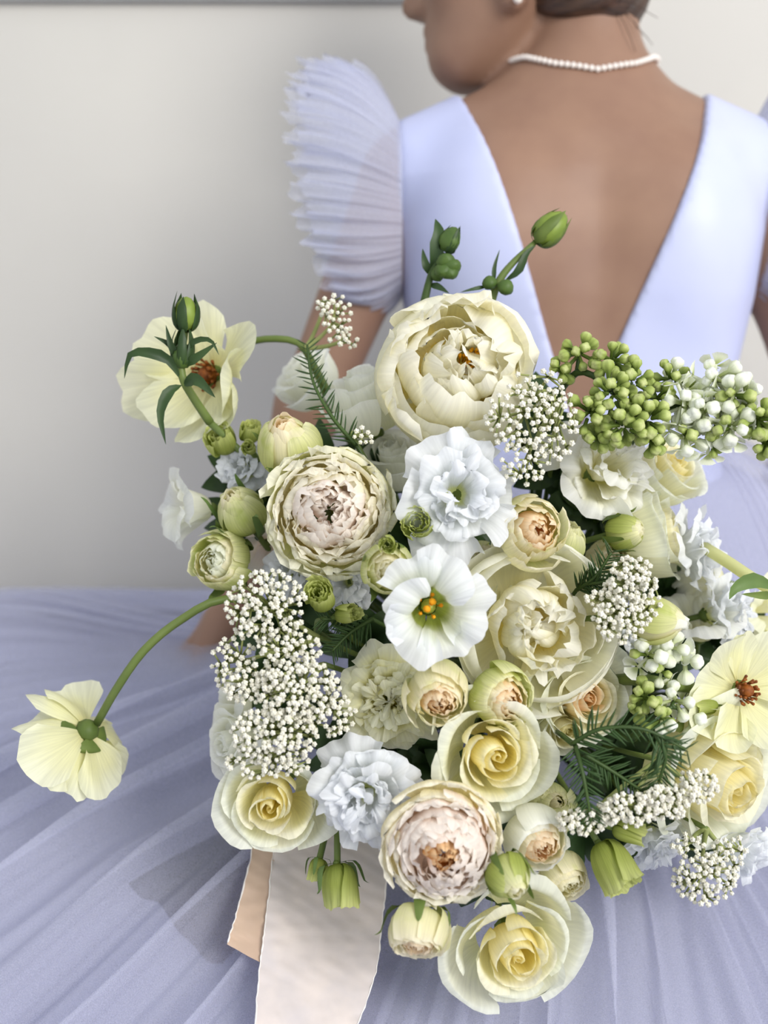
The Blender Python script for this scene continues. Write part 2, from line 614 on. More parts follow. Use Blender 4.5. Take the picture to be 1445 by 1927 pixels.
def arms(X, Y, Z):
    d = None
    for s in (-1, 1):
        a, b, c = [np.array(q) for q in SH[s]]
        e = cap(X, Y, Z, a, b, 0.041, 0.031)
        e = smin(e, cap(X, Y, Z, b, c, 0.032, 0.020), 0.02)
        # hand: palm, four fingers and a thumb leaving the side of the palm
        fd = (c - b) / np.linalg.norm(c - b)
        out = np.array([-0.5, -0.35, -0.3]) if s < 0 else np.array([-0.4, 0.7, -0.2])
        hd = fd * 0.6 + out / np.linalg.norm(out) * 0.5
        hd /= np.linalg.norm(hd)
        sd = np.cross(hd, (0, 0, 1.0))
        sd /= np.linalg.norm(sd)
        nd = np.cross(sd, hd)
        k = c + hd * 0.065
        e = smin(e, cap(X, Y, Z, c + hd * 0.015 + sd * 0.008, k + sd * 0.018, 0.019, 0.013), 0.015)
        e = smin(e, cap(X, Y, Z, c + hd * 0.015 - sd * 0.008, k - sd * 0.018, 0.019, 0.013), 0.015)
        for i, ln in enumerate((0.052, 0.064, 0.068, 0.060)):
            r0 = k + sd * (-0.027 + 0.018 * i)
            r1 = r0 + hd * ln * 0.5 - nd * 0.006
            r2 = r1 + hd * ln * 0.48 - nd * 0.016
            e = smin(e, np.minimum(cap(X, Y, Z, r0, r1, 0.0088, 0.0082), cap(X, Y, Z, r1, r2, 0.0082, 0.0068)), 0.006)
        t0 = c + hd * 0.025 + sd * 0.020
        t1 = t0 + hd * 0.030 + sd * 0.022
        e = smin(e, np.minimum(cap(X, Y, Z, t0, t1, 0.011, 0.009), cap(X, Y, Z, t1, t1 + hd * 0.028 + sd * 0.004, 0.009, 0.007)), 0.008)
        d = e if d is None else np.minimum(d, e)
    return d


HC = np.array([-0.053, 0.010, 0.501])       # centre of the skull
fx = np.array([-0.965, 0.262, -0.02])       # where the face looks
fx /= np.linalg.norm(fx)
fz = np.array([-0.02, 0.0, 1.0])
fz -= fx * (fz @ fx)
fz /= np.linalg.norm(fz)
fy = np.cross(fz, fx)


def HP(a, b, c):
    """point in head coordinates: a forward, b to the face's left, c up"""
    return HC + fx * a + fy * b + fz * c


def hxyz(X, Y, Z):
    dx, dy, dz = X - HC[0], Y - HC[1], Z - HC[2]
    return (dx * fx[0] + dy * fx[1] + dz * fx[2], dx * fy[0] + dy * fy[1] + dz * fy[2], dx * fz[0] + dy * fz[1] + dz * fz[2])


def head(X, Y, Z):
    a, b, c = hxyz(X, Y, Z)
    d = ell(a, b, c, (-0.006, 0, 0.035), (0.094, 0.075, 0.088))
    d = smin(d, ell(a, b, c, (0.034, 0, -0.045), (0.062, 0.060, 0.082)), 0.03)
    d = smin(d, ell(a, b, c, (0.066, 0, -0.103), (0.024, 0.028, 0.022)), 0.03)      # chin
    for s in (-1, 1):
        d = smin(d, cap(a, b, c, (0.004, 0.046 * s, -0.066), (0.060, 0.022 * s, -0.104), 0.016, 0.014), 0.03)
        d = smin(d, ell(a, b, c, (0.062, 0.036 * s, -0.030), (0.026, 0.026, 0.026)), 0.025)
        d = smax(d, -ell(a, b, c, (0.098, 0.033 * s, 0.002), (0.018, 0.020, 0.012)), 0.02)
        d = smin(d, ell(a, b, c, (0.072, 0.033 * s, 0.002), (0.014, 0.015, 0.012)), 0.006)
        # ear
        d = smin(d, smax(ell(a, b, c, (0.000, 0.067 * s, -0.050), (0.019, 0.014, 0.034)), -ell(a, b, c, (0.004, 0.083 * s, -0.046), (0.011, 0.011, 0.020)), 0.006), 0.006)
    d = smin(d, cap(a, b, c, (0.088, 0, 0.000), (0.110, 0, -0.046), 0.009, 0.012), 0.014)     # nose
    for s in (-1, 1):
        d = smin(d, ell(a, b, c, (0.099, 0.011 * s, -0.052), (0.010, 0.009, 0.008)), 0.008)
    d = smin(d, ell(a, b, c, (0.090, 0, -0.074), (0.012, 0.022, 0.0065)), 0.006)
    d = smin(d, ell(a, b, c, (0.087, 0, -0.086), (0.012, 0.019, 0.0075)), 0.006)
    d = smax(d, -ell(a, b, c, (0.104, 0, -0.080), (0.010, 0.022, 0.0018)), 0.004)
    return d


def skinfn(X, Y, Z):
    d = torso(X, Y, Z)
    d = smin(d, arms(X, Y, Z), 0.022)
    nk = cap(X, Y, Z, (0.006, -0.002, 0.33), (0.006, 0.0, 0.47), 0.056, 0.049)
    d = smin(d, nk, 0.035)
    d = smin(d, head(X, Y, Z), 0.014)
    for s in (-1, 1):       # kneeling legs under the skirt
        d = smin(d, cap(X, Y, Z, (0.085 * s, 0.02, -0.20), (0.10 * s, 0.30, -0.31), 0.075, 0.055), 0.03)
        d = smin(d, cap(X, Y, Z, (0.10 * s, 0.30, -0.335), (0.085 * s, -0.05, -0.355), 0.048, 0.035), 0.02)
    return d


person = empty('person', WM)
tag(person, 'woman seen from behind in a white dress tinted for bluish light, head turned left', 'person')
bv, bf = surface_nets(skinfn, (-0.46, -0.22, -0.42), (0.40, 0.40, 0.62), 0.0055)
body = put('body', raw_mesh('body', bv, bf, M['skin']), person)
tag(body, 'tanned skin of back, neck, face and arms')


# dress bodice: offset body, cut by the V neckline, armholes and waist seam
def bodicefn(X, Y, Z):
    d = torso(X, Y, Z) - 0.006
    # V wedge opening at the back (points measured on the photograph)
    ap = (-0.012, 0.030)
    l2, r2 = (-0.112, 0.338), (0.117, 0.350)

    def side(p, q, sg):
        ex, ez = q[0] - p[0], q[1] - p[1]
        n = math.hypot(ex, ez)
        return sg * ((X - p[0]) * ez - (Z - p[1]) * ex) / n
    wl = side(ap, l2, 1)        # >0 right of the left edge
    wr = side(ap, r2, -1)       # >0 left of the right edge
    wedge = np.minimum(wl, wr)
    wedge = np.where(Y < 0.03, wedge, np.minimum(wedge, 0.02 - 0 * Y) * (Z > 0.29) - (Z <= 0.29) * 0.05)
    d = smax(d, wedge, 0.004)
    d = smax(d, -0.075 - Z, 0.004)
    d = smax(d, np.abs(X) - 0.176, 0.006)
    return d


bv, bf = surface_nets(bodicefn, (-0.20, -0.15, -0.09), (0.20, 0.15, 0.40), 0.004)
bodice = put('dress_bodice', raw_mesh('dress_bodice', bv, bf, M['bodice']), person)
tag(bodice, 'white satin bodice with a deep V back, tinted for bluish light')


# ruffled tulle cap sleeves
def ruffle(s, seed, lay):
    R = np.random.default_rng(seed)
    n, m = 420, 12
    ps = np.linspace(0, 2 * math.pi, n)             # 0 = top, pi/2 = back, pi = under the arm
    C = np.stack([np.full(n, -0.172), -0.012 - 0.062 * np.sin(ps), 0.245 + 0.076 * np.cos(ps)], 1)
    up = np.cos(ps)
    ln = np.interp(ps % (2 * math.pi), [0, 0.5, 1.2, 1.9, 2.6, 3.14, 3.7, 4.6, 5.6, 6.28], [0.078, 0.112, 0.112, 0.098, 0.068, 0.045, 0.06, 0.085, 0.095, 0.078])
    ln = ln * (1.0 - 0.10 * lay)
    lift = np.interp(ps, [0, 0.5, 1.2, 1.9, 2.6, 3.14, 3.7, 4.6, 5.6, 6.28], [1.05, 0.62, 0.26, 0.02, -0.18, -0.2, -0.1, 0.2, 0.8, 1.30])
    bk = -np.sin(ps) * 0.40
    D = np.stack([-np.ones(n), bk, lift], 1)
    D /= np.linalg.norm(D, axis=1)[:, None]
    t = np.linspace(0, 1, m)
    ph = R.uniform(0, 6.28, 4)
    fold = np.sin(ps * 46 + ph[0] + 3 * np.sin(ps * 5 + ph[1])) * (0.6 + 0.4 * np.sin(ps * 11)) + 0.6 * np.sin(ps * 83 + ph[2] + 2 * np.sin(ps * 7))
    nrm = np.stack([0 * ps, -np.sin(ps), np.cos(ps)], 1)
    tang = np.stack([0 * ps, -np.cos(ps), -np.sin(ps)], 1)
    lnj = ln * (1 + 0.05 * np.sin(ps * 31 + ph[3]) + 0.03 * R.normal(size=n))
    bow = np.sin(t * math.pi) * 0.012
    pts = C[None] + D[None] * (t[:, None] * lnj[None])[:, :, None] + nrm[None] * (bow[:, None, None] + ((0.0012 + 0.0052 * t[:, None]) * fold[None])[:, :, None]) \
        + tang[None] * ((0.004 * t[:, None]) * np.sin(ps * 46 + ph[0] + 1.3 + 2 * np.sin(ps * 5 + ph[1]))[None])[:, :, None] + nrm[None] * (0.006 * lay)
    pts[..., 0] *= -s
    return pts


for s in (-1, 1):
    for lay in (0, 1):
        o = put('ruffle_sleeve', grid_mesh('ruffle_sleeve', ruffle(s, 5 + lay + s, lay), M['tulle_sleeve']), bodice)
        tag(o, 'pleated white tulle cap sleeve tinted for bluish light')

# hair: cap over the skull swept into a low chignon
def hairfn(X, Y, Z):
    a, b, c = hxyz(X, Y, Z)
    d = ell(a, b, c, (-0.014, 0, 0.042), (0.100, 0.082, 0.094))
    d = smin(d, ell(a, b, c, (-0.085, 0, 0.015), (0.055, 0.060, 0.060)), 0.03)
    d = smin(d, ell(a, b, c, (-0.058, 0, -0.052), (0.062, 0.068, 0.052)), 0.03)
    cut = 0.016 - (a * 0.55 + (c - 0.045) * -0.15)        # keep the face clear
    d = smax(d, -cut, 0.008)
    d = smax(d, -(c + 0.100 - 0.45 * (a + 0.06)), 0.01)
    d = d + 0.0014 * np.sin(260 * (c * 0.6 + np.abs(b)) + 40 * a)
    return d


hv, hf = surface_nets(hairfn, HC - 0.19, HC + 0.17, 0.005)
hair = put('hair', raw_mesh('hair', hv, hf, M['hair']), person)
tag(hair, 'dark brown hair swept up from the nape')
wps, wr = [], []
for i in range(16):
    b0 = (i / 15 - 0.5) * 0.09
    p0 = HP(-0.075, b0, -0.055)
    p1 = HP(-0.098 - rng.uniform(0, .012), b0 * 1.1 + rng.normal(0, .004), -0.075 - rng.uniform(0, .02))
    p2 = p1 + np.array([rng.normal(0.012, .008), rng.normal(0, .006), -rng.uniform(0.01, 0.03)])
    wps.append(bez([p0, p1, p2], 6))
    wr.append(np.linspace(0.0006, 0.0003, 6))
put('loose_wisp', multi_tube('loose_wisp', wps, wr, M['hair'], 4), hair)['kind'] = 'stuff'

# pearl earring
ep = HP(-0.006, -0.081, -0.077) if fy[1] > 0 else HP(-0.006, 0.081, -0.077)
ear = empty('pearl_earring', WM @ Matrix.Translation(Vector(ep)))
tag(ear, 'small pearl stud in the visible ear lobe', 'earring')
pearl_pts = lathe_pts([(0.0, -1.0)] + [(math.cos(a), math.sin(a)) for a in np.linspace(-1.35, 1.35, 7)] + [(0.0, 1.0)], 10)
put('pearl', grid_mesh('pearl', pearl_pts * 0.0042, M['pearl']), ear)
put('post', tube_mesh('post', [(0, 0.0, 0), (0, 0.006, 0), (0, 0.010, 0)], 0.0008, M['pearl'], 6), ear)

# pearl necklace lying round the base of the neck
neck = empty('pearl_necklace', WM @ Matrix.Translation((0.006, 0, 0.37)))
tag(neck, 'single strand of small white pearls around the neck', 'necklace')
ang = np.linspace(0, 2 * math.pi, 400, endpoint=False)
zz = np.interp(np.abs((ang + math.pi) % (2 * math.pi) - math.pi), [0, 0.55, 1.0, 1.5, 2.2, 3.15], [-0.008, 0.000, 0.012, 0.016, -0.035, -0.085])
rr = np.full(400, 0.16)
for it in range(60):
    Xp = 0.006 + rr * np.sin(ang)
    Yp = -rr * np.cos(ang)
    dd_ = smin(torso(Xp, Yp, 0.37 + zz), cap(Xp, Yp, 0.37 + zz, (0.006, -0.002, 0.33), (0.006, 0.0, 0.47), 0.056, 0.049), 0.035) - 0.0026
    rr = np.maximum(rr - np.clip(dd_, -0.02, 0.02) * 0.7, 0.02)
ring = np.stack([rr * np.sin(ang), -rr * np.cos(ang), zz], 1)
for _ in range(3):
    ring = (np.roll(ring, 1, 0) + ring * 2 + np.roll(ring, -1, 0)) / 4
seg = np.linalg.norm(np.roll(ring, -1, 0) - ring, axis=1)
cum = np.concatenate([[0], np.cumsum(seg)])
npearl = int(cum[-1] / 0.0056)
pm = grid_mesh('pearl', pearl_pts * 0.0028, M['pearl'])
rg = np.vstack([ring, ring[:1]])
for i in range(npearl):
    q = cum[-1] * i / npearl
    c = [np.interp(q, cum, rg[:, k]) for k in range(3)]
    put('pearl', pm, neck, Matrix.Translation(c))
put('thread', tube_mesh('thread', np.vstack([ring[::4], ring[:1]]), 0.0005, M['pearl'], 5), neck)

# ------------------------------------------------------------------ the skirt
CT = [  # px, py, axial depth of the surface of the skirt
    (1000, 1900, 0.735), (700, 1927, 0.715), (300, 1927, 0.70), (0, 1927, 0.70), (1300, 1927, 0.73), (1445, 1927, 0.735), (1445, 1720, 0.80), (1150, 1700, 0.80),
    (1000, 1650, 0.82), (500, 1650, 0.80), (250, 1650, 0.785), (0, 1650, 0.80), (0, 1400, 0.92), (250, 1400, 0.92), (450, 1450, 0.90),
    (0, 1240, 1.02), (250, 1260, 1.02), (420, 1240, 1.03), (0, 1158, 1.12), (250, 1205, 1.12), (430, 1235, 1.10), (600, 1150, 1.07),
    (1000, 1400, 0.93), (1300, 1400, 0.92), (1445, 1300, 0.95), (1445, 1080, 1.02), (1445, 965, 1.08), (1300, 960, 1.03), (750, 960, 1.04), (1070, 1000, 0.985)]
pts3 = np.array([P(*c) for c in CT])
ext = [(-0.9, 1.0, 0.10), (-1.1, 0.6, 0.02), (-0.75, 0.7, 0.07), (-0.6, 0.35, 0.04), (-0.2, 0.30, 0.03), (0.3, 0.30, 0.03), (0.8, 0.45, 0.04), (0.8, 1.0, 0.14), (1.1, 0.7, 0.03), (0.15, 1.38, 0.16), (-0.3, 1.36, 0.12), (0.6, 1.36, 0.12), (-0.6, 1.25, 0.13), (0.18, 1.05, 0.40)]
pts3 = np.vstack([pts3, np.array(ext)])


def tps_fit(p, lam=0.0006):
    n = len(p)
    d = np.linalg.norm(p[:, None, :2] - p[None, :, :2], axis=2)
    K = np.where(d > 0, d * d * np.log(d + 1e-12), 0) + lam * np.eye(n)
    A = np.zeros((n + 3, n + 3))
    A[:n, :n] = K
    Q = np.hstack([np.ones((n, 1)), p[:, :2]])
    A[:n, n:] = Q
    A[n:, :n] = Q.T
    return np.linalg.solve(A, np.concatenate([p[:, 2], np.zeros(3)]))


_w = tps_fit(pts3)


def skirt_z(x, y):
    x = np.asarray(x, float)
    y = np.asarray(y, float)
    sh = x.shape
    q = np.stack([x.ravel(), y.ravel()], 1)
    z = np.zeros(len(q))
    for i in range(len(pts3)):
        d2 = (q[:, 0] - pts3[i, 0]) ** 2 + (q[:, 1] - pts3[i, 1]) ** 2
        z += _w[i] * 0.5 * d2 * np.log(d2 + 1e-12)
    z += _w[-3] + _w[-2] * q[:, 0] + _w[-1] * q[:, 1]
    return np.maximum(z, 0.008).reshape(sh)


WC = ORG[:2].copy()


def skirt_layer(name, n, m, r0, r1, off, amp, seed, nf, sharp, th0=0.0, th1=2 * math.pi, mat='tulle', wander=0.0, fold=0.0):
    R = np.random.default_rng(seed)
    ph = R.uniform(0, 6.28, 8)
    th = np.linspace(th0, th1, n)
    t = np.linspace(0, 1, m)
    rad = r0 + (r1 - r0) * t ** 1.15
    T, RR = np.meshgrid(th, rad, indexing='xy')
    TT = T + wander * np.sin(RR * 9 + T * 3 + ph[0]) / (0.3 + RR)
    of = fold * np.clip((RR - 0.12) / 0.2, 0, 1) / nf
    wq = TT + 0.10 * np.sin(TT * 7 + ph[1]) + 0.05 * np.sin(TT * 13 + ph[2])
    TF = T + of * np.cos(wq * nf + ph[3] + 0.8 * np.sin(RR * 6 + TT * 5)) * (0.55 + 0.6 * np.sin(TT * 9 + RR * 7 + ph[7]))
    r_ = RR - r0
    x = WC[0] + (0.146 * SC + r_) * np.sin(TF)
    y = WC[1] + 0.006 - (0.101 * SC + r_) * np.cos(TF)
    y = np.minimum(y, WALLY - 0.03 - 0.01 * np.sin(T * 40))
    z = skirt_z(x, y)
    wz = np.exp(-(r_ / 0.085) ** 2)
    z = np.maximum(z, z * (1 - wz) + (ORG[2] + 0.004) * wz)
    warp = TT + 0.10 * np.sin(TT * 7 + ph[1]) + 0.05 * np.sin(TT * 13 + ph[2])
    s1 = np.sin(warp * nf + ph[3] + 0.8 * np.sin(RR * 6 + TT * 5))
    s2 = np.sin(warp * nf * 2.37 + ph[4] + 0.6 * np.sin(RR * 11 + ph[5]))
    f = np.sign(s1) * np.abs(s1) ** sharp * 0.62 + 0.38 * np.sign(s2) * np.abs(s2) ** sharp
    A = amp * np.clip((RR - 0.13) / 0.25, 0.05, 1.0) * (0.6 + 0.4 * np.sin(TT * 4 + ph[6]))
    z = z + off + A * f
    z = np.maximum(z, 0.004 + off * 0.3)
    pts = np.stack([x, y, z], 2)
    return pts


def world_part(name, pts, mat, parent):
    """mesh given in world space, as a child of the woman"""
    o = put(name, grid_mesh(name, pts, mat), parent)
    o.matrix_parent_inverse = WM.inverted()
    return o


_sp = skirt_layer('skirt', 620, 60, 0.135, 1.05, -0.010, 0.008, 1, 34, 1.0)
sk = world_part('skirt', _sp, M['underskirt'], person)
# the underskirt is slit low on the left: only sheer tulle covers what lies below it there
_p0, _p1, _p2 = [P(*c) for c in ((225, 1640, 0.79), (560, 1640, 0.80), (420, 1480, 0.88))]


def _near(p):
    return np.unravel_index(int(np.argmin(((_sp[..., :2] - p[:2]) ** 2).sum(2))), _sp.shape[:2])


_n0, _n1, _n2 = _near(_p0), _near(_p1), _near(_p2)
_sl = np.zeros(_sp.shape[:2], bool)
_sl[min(_n2[0], _n0[0] - 4):max(_n0[0], _n1[0]) + 1, min(_n0[1], _n1[1]):max(_n0[1], _n1[1]) + 1] = True
_slit = _sl.ravel()
_mid = _sp.reshape(-1, 3)[_slit].mean(0)
import bmesh
_bm = bmesh.new()
_bm.from_mesh(sk.data)
_bm.faces.ensure_lookup_table()
_bm.verts.ensure_lookup_table()
bmesh.ops.delete(_bm, geom=[f for f in _bm.faces if all(_slit[v.index] for v in f.verts)], context='FACES')
_bm.to_mesh(sk.data)
_bm.free()
tag(sk, 'white skirt of layered tulle spread over the floor, tinted for bluish light')
for k, (off, amp, nf, sh, wander) in enumerate([(0.006, 0.010, 97, 1.0, 0.006), (0.021, 0.018, 41, 1.0, 0.02)]):
    o = put('tulle_layer', grid_mesh('tulle_layer', skirt_layer('tulle_layer', 1500, 50, 0.14, 1.0 - 0.06 * k, off, amp, 11 + k, nf, sh, wander=wander, fold=1.5), M['tulle']), sk)
    o.matrix_parent_inverse = Matrix.Identity(4)


def on_skirt(px, py, off=0.0):
    ds = np.linspace(0.5, 1.2, 300)
    ray = P(px, py, 1.0) - CAM
    q = CAM + ds[:, None] * ray
    k = np.argmax(q[:, 2] <= skirt_z(q[:, 0], q[:, 1]) + off)
    return q[k]


# added taupe backing, made up for the dark patch that shows through the slit
def backing():
    n, m = 24, 33
    u = np.linspace(-math.pi / 2, math.pi / 2, n)[:, None]
    v = np.linspace(-math.pi, math.pi, m)[None, :]
    e = lambda w, k: np.sign(w) * np.abs(w) ** k
    x = 0.17 * e(np.cos(u), 0.35) * e(np.cos(v), 0.35)
    y = 0.10 * e(np.cos(u), 0.35) * e(np.sin(v), 0.35)
    h = max(0.03, (_mid[2] - 0.035) / 2)
    z = h + h * e(np.sin(u), 0.45) + 0 * v
    return np.stack([x, y, z], 2), h


_cp, _ch = backing()
cu = empty('added_backing', mat4(np.eye(3), (_mid[0], _mid[1] + 0.03, 0.0)))  # made-up form that darkens the area under the sheer tulle
tag(cu, 'added taupe cushion showing dimly through the tulle left of the ribbon', 'backing')
put('backing_shell', grid_mesh('backing_shell', _cp, M['taupe']), cu)
_a = np.linspace(0, 2 * math.pi, 60)
_e = lambda w, k: np.sign(w) * np.abs(w) ** k
put('backing_rim', tube_mesh('backing_rim', np.stack([0.171 * _e(np.cos(_a), 0.35), 0.101 * _e(np.sin(_a), 0.35), np.full(60, _ch)], 1), 0.003, M['taupe'], 6), cu)

# ------------------------------------------------------------------ flower builders (unit size: radius 1, axis +Z)
GA = math.radians(137.5)


def petal(theta, half, prof, R, nu=9, nv=9, tip=0.15, tpow=2.5, spiral=0.06, ruf=0.0, rfreq=4.0, wob=0.03, notch=0.0, crease=0.0, wbase=0.55, jit=0.0, twist=0.0, rnd=0.0):
    """one petal lying on a surface of revolution; prof is a Bezier control polygon of (r, z)"""
    u = np.linspace(0, 1, nu)[:, None]
    v = np.linspace(-1, 1, nv)[None, :]
    av = np.abs(v)
    ph = R.uniform(0, 6.28, 6)
    L = 1 - tip * av ** tpow - notch * np.exp(-(v / 0.16) ** 2) + jit * np.sin(v * 5 + ph[0]) * 0.5 + jit * np.sin(v * 10 + ph[1]) * 0.4
    ue = u * L
    fine = bez(prof, 60)
    tt = np.linspace(0, 1, 60)
    mx = float(np.max(L))
    r = np.interp(ue / max(mx, 1), tt, fine[:, 0])
    z = np.interp(ue / max(mx, 1), tt, fine[:, 1])
    dr = np.gradient(fine[:, 0])
    dz = np.gradient(fine[:, 1])
    nl = np.hypot(dr, dz) + 1e-9
    nr = np.interp(ue, tt, dz / nl)
    nz = np.interp(ue, tt, -dr / nl)
    k = ruf * u ** 2.5 * (np.sin(v * rfreq * math.pi + ph[2]) + 0.6 * np.sin(v * rfreq * 1.73 * math.pi + ph[3] + u * 2)) * (0.35 + 0.65 * av ** 0.5)
    k = k + wob * u * (np.sin(v * 2.3 + ph[4] + u * 1.5) + 0.6 * np.sin(u * 5 + v * 3.1 + ph[5]))
    k = k + crease * u * (1 - av) * 1.0
    r = r * (1 + spiral * v) + nr * k
    z = z + nz * k
    w = half * (wbase + (1 - wbase) * np.clip(ue / 0.55, 0, 1) ** 0.8)
    phi = theta + v * w + twist * u
    pts = np.stack([r * np.cos(phi), r * np.sin(phi), z], 2)
    if rnd:
        c, sn = math.cos(theta), math.sin(theta)
        piv = np.array([prof[0][0] * c, prof[0][0] * sn, prof[0][1]])
        A = Matrix.Rotation(R.normal(0, rnd), 3, Vector((-sn, c, 0))) @ Matrix.Rotation(R.normal(0, rnd * 0.8), 3, Vector((c, sn, 0)))
        pts = (pts - piv) @ np.array(A).T + piv
    return pts


def lerp(a, b, t):
    return a + (b - a) * t


def f_rose(R, N=21, H=1.25, opened=1.0, heart=0.38, cup=0.0, out=0.7, pet=None):
    pet = pet or ('p_rose_heart', 'p_rose', 'p_rose_out')
    L = []
    for i in range(N):
        t = i / (N - 1)
        rr = 0.045 + 0.90 * opened * t ** 1.35 * R.uniform(0.96, 1.05)
        zr = H * (0.80 + 0.16 * math.sin(min(t / 0.45, 1) * math.pi * 0.5) - 0.52 * max(0, t - 0.22) ** 1.25 * (1 - cup))
        curl = 0.02 + 0.36 * max(0, t - 0.30) * (1 - cup) * R.uniform(0.6, 1.3)
        belly = max(rr * 0.92, 0.16 + 0.5 * t)
        if i < 3:
            prof = [(0.04, 0.25 * H), (0.08, 0.5 * H), (rr + 0.02, 0.8 * H), (rr * 0.8, zr)]
        else:
            prof = [(max(0.08, 0.5 * rr), 0.30 * zr * (1 - t)), (belly * 1.05, 0.02 + 0.3 * zr * (1 - t)), (belly * 1.15, zr * 0.62), (rr * 0.94, zr * 1.03), (rr + curl, zr - curl * 0.65)]
        half = math.radians(lerp(115, 47, t ** 0.45)) * R.uniform(0.93, 1.08)
        mat = pet[0] if t < heart else (pet[1] if t < out else pet[2])
        L.append((petal(i * GA + R.uniform(-.15, .15), half, prof, R, nu=10, nv=11, tip=0.12 + 0.12 * t, tpow=lerp(2.6, 1.7, t), spiral=0.12 * (1 - t) + 0.035, ruf=0.04 * t, rfreq=1.4, wob=0.012 + 0.045 * t, jit=0.012, rnd=0.02 + 0.09 * t), mat))
    return L


def f_garden(R, N=84, H=0.95, pet=None, stam=None, heart=0.42):
    pet = pet or ('p_blush', 'p_garden', 'p_garden_out')
    L = []
    for i in range(N):
        t = i / (N - 1)
        rr = 0.07 + 0.92 * t ** 0.92
        zr = H * (0.86 + 0.14 * math.sin(min(t / 0.5, 1) * math.pi) - 0.62 * max(0, t - 0.5) ** 1.2)
        belly = rr * 1.0 + 0.10
        inc = lerp(0.06, -0.06, t)
        prof = [(0.70 * rr + 0.02, zr * lerp(0.70, 0.10, t)), (belly, zr * lerp(0.65, 0.0, t)), (belly * 1.06, zr * 0.72), (rr * 1.0, zr), (rr - inc, zr + 0.01 - 0.09 * t)]
        half = math.radians(lerp(48, 31, t ** 0.5)) * R.uniform(0.75, 1.3)
        th = i * GA
        cr = 0.0
        if t < 0.5:
            th = (i % 5) * (2 * math.pi / 5) + R.normal(0, 0.30) + 0.35 * t
            cr = 0.10 * (1 - t)
        mat = pet[0] if t < heart else (pet[1] if t < 0.8 else pet[2])
        if stam and t < 0.16:
            mat = stam
        L.append((petal(th, half, prof, R, nu=9, nv=11, tip=0.10, spiral=0.06, ruf=0.045, rfreq=2.2, wob=0.045, jit=0.045, crease=cr, notch=0.08 * R.random(), rnd=0.09), mat))
    return L


def f_peony(R, N=34, H=1.35, guard=9, flare=0.0, pet=('p_peony', 'p_peony_out'), heart_gap=0.10, fill=0.74):
    L = []
    for i in range(N):
        t = i / (N - 1)
        rr = heart_gap + fill * t ** 0.8 + R.uniform(-0.08, 0.08)
        zr = H * (1.0 + 0.16 * math.sin(t * math.pi) - 0.06 * t) * R.uniform(0.86, 1.12)
        belly = rr * 1.05 + 0.06
        fl = R.uniform(-0.34, 0.14)
        prof = [(0.55 * rr, zr * 0.45), (belly, zr * 0.4), (belly * 1.08, zr * 0.75), (rr, zr * 1.02), (rr + fl, zr - 0.05 * R.random())]
        half = math.radians(lerp(58, 40, t)) * R.uniform(0.7, 1.25)
        L.append((petal(i * GA + R.uniform(-.3, .3), half, prof, R, nu=10, nv=13, tip=0.12, ruf=0.06, rfreq=2.0, wob=0.08, jit=0.06, notch=0.16 * R.random(), crease=R.uniform(-0.14, 0.16), rnd=0.22), pet[0]))
    for i in range(guard):
        t = i / guard
        th = i * GA
        f = flare * (1 if i % 2 else 0.4)
        top = 0.92 - 0.22 * R.random()
        prof = [(0.1, -0.02), (0.98, -0.10), (1.22, H * 0.42), (1.0 + f, H * top), (0.80 + 1.5 * f, H * (top + 0.03 - f * 0.6))]
        L.append((petal(th, math.radians(46), prof, R, nu=11, nv=13, tip=0.14, tpow=2.4, ruf=0.02, rfreq=1.6, wob=0.035, jit=0.025, notch=0.06 * R.random(), rnd=0.05), pet[1]))
    return L


def f_lisi(R, N=17, H=0.95, pet='p_lisi', ruf=0.10, inner=0.22):
    L = []
    for i in range(N):
        t = i / (N - 1)
        rr = inner + (0.97 - inner) * t ** 0.9
        zr = H * (0.98 - 0.45 * t ** 1.6) * R.uniform(0.93, 1.06)
        prof = [(0.06 + 0.1 * t, 0.45 * zr * (1 - t)), (0.20 + 0.22 * t, 0.35 * H), (0.18 + 0.42 * t, 0.85 * zr), (rr * 0.85, zr * 1.08), (rr, zr - 0.10 * t)]
        half = math.radians(lerp(75, 50, t ** 0.5)) * R.uniform(0.85, 1.2)
        L.append((petal(i * GA + R.uniform(-.3, .3), half, prof, R, nu=12, nv=23, tip=0.10, tpow=3, ruf=ruf * (0.7 + 0.4 * t), rfreq=2.6, wob=0.10, jit=0.05, rnd=0.14), pet))
    return L


def f_bell(R, N=6, H=1.0, pet='p_lisi', ruf=0.06, rim=1.0):
    L = []
    for i in range(N):
        prof = [(0.08, 0), (0.50, 0.02), (0.34, 0.80 * H), (0.60, 1.06 * H), (rim * R.uniform(0.92, 1.1), 0.72 * H + R.uniform(-.12, .16))]
        L.append((petal(i * 2 * math.pi / N + R.uniform(-.1, .1), math.radians(44), prof, R, nu=12, nv=19, tip=0.12, tpow=2.6, ruf=ruf, rfreq=2.6, wob=0.09, jit=0.03, spiral=0.14, rnd=0.16), pet))
    return L


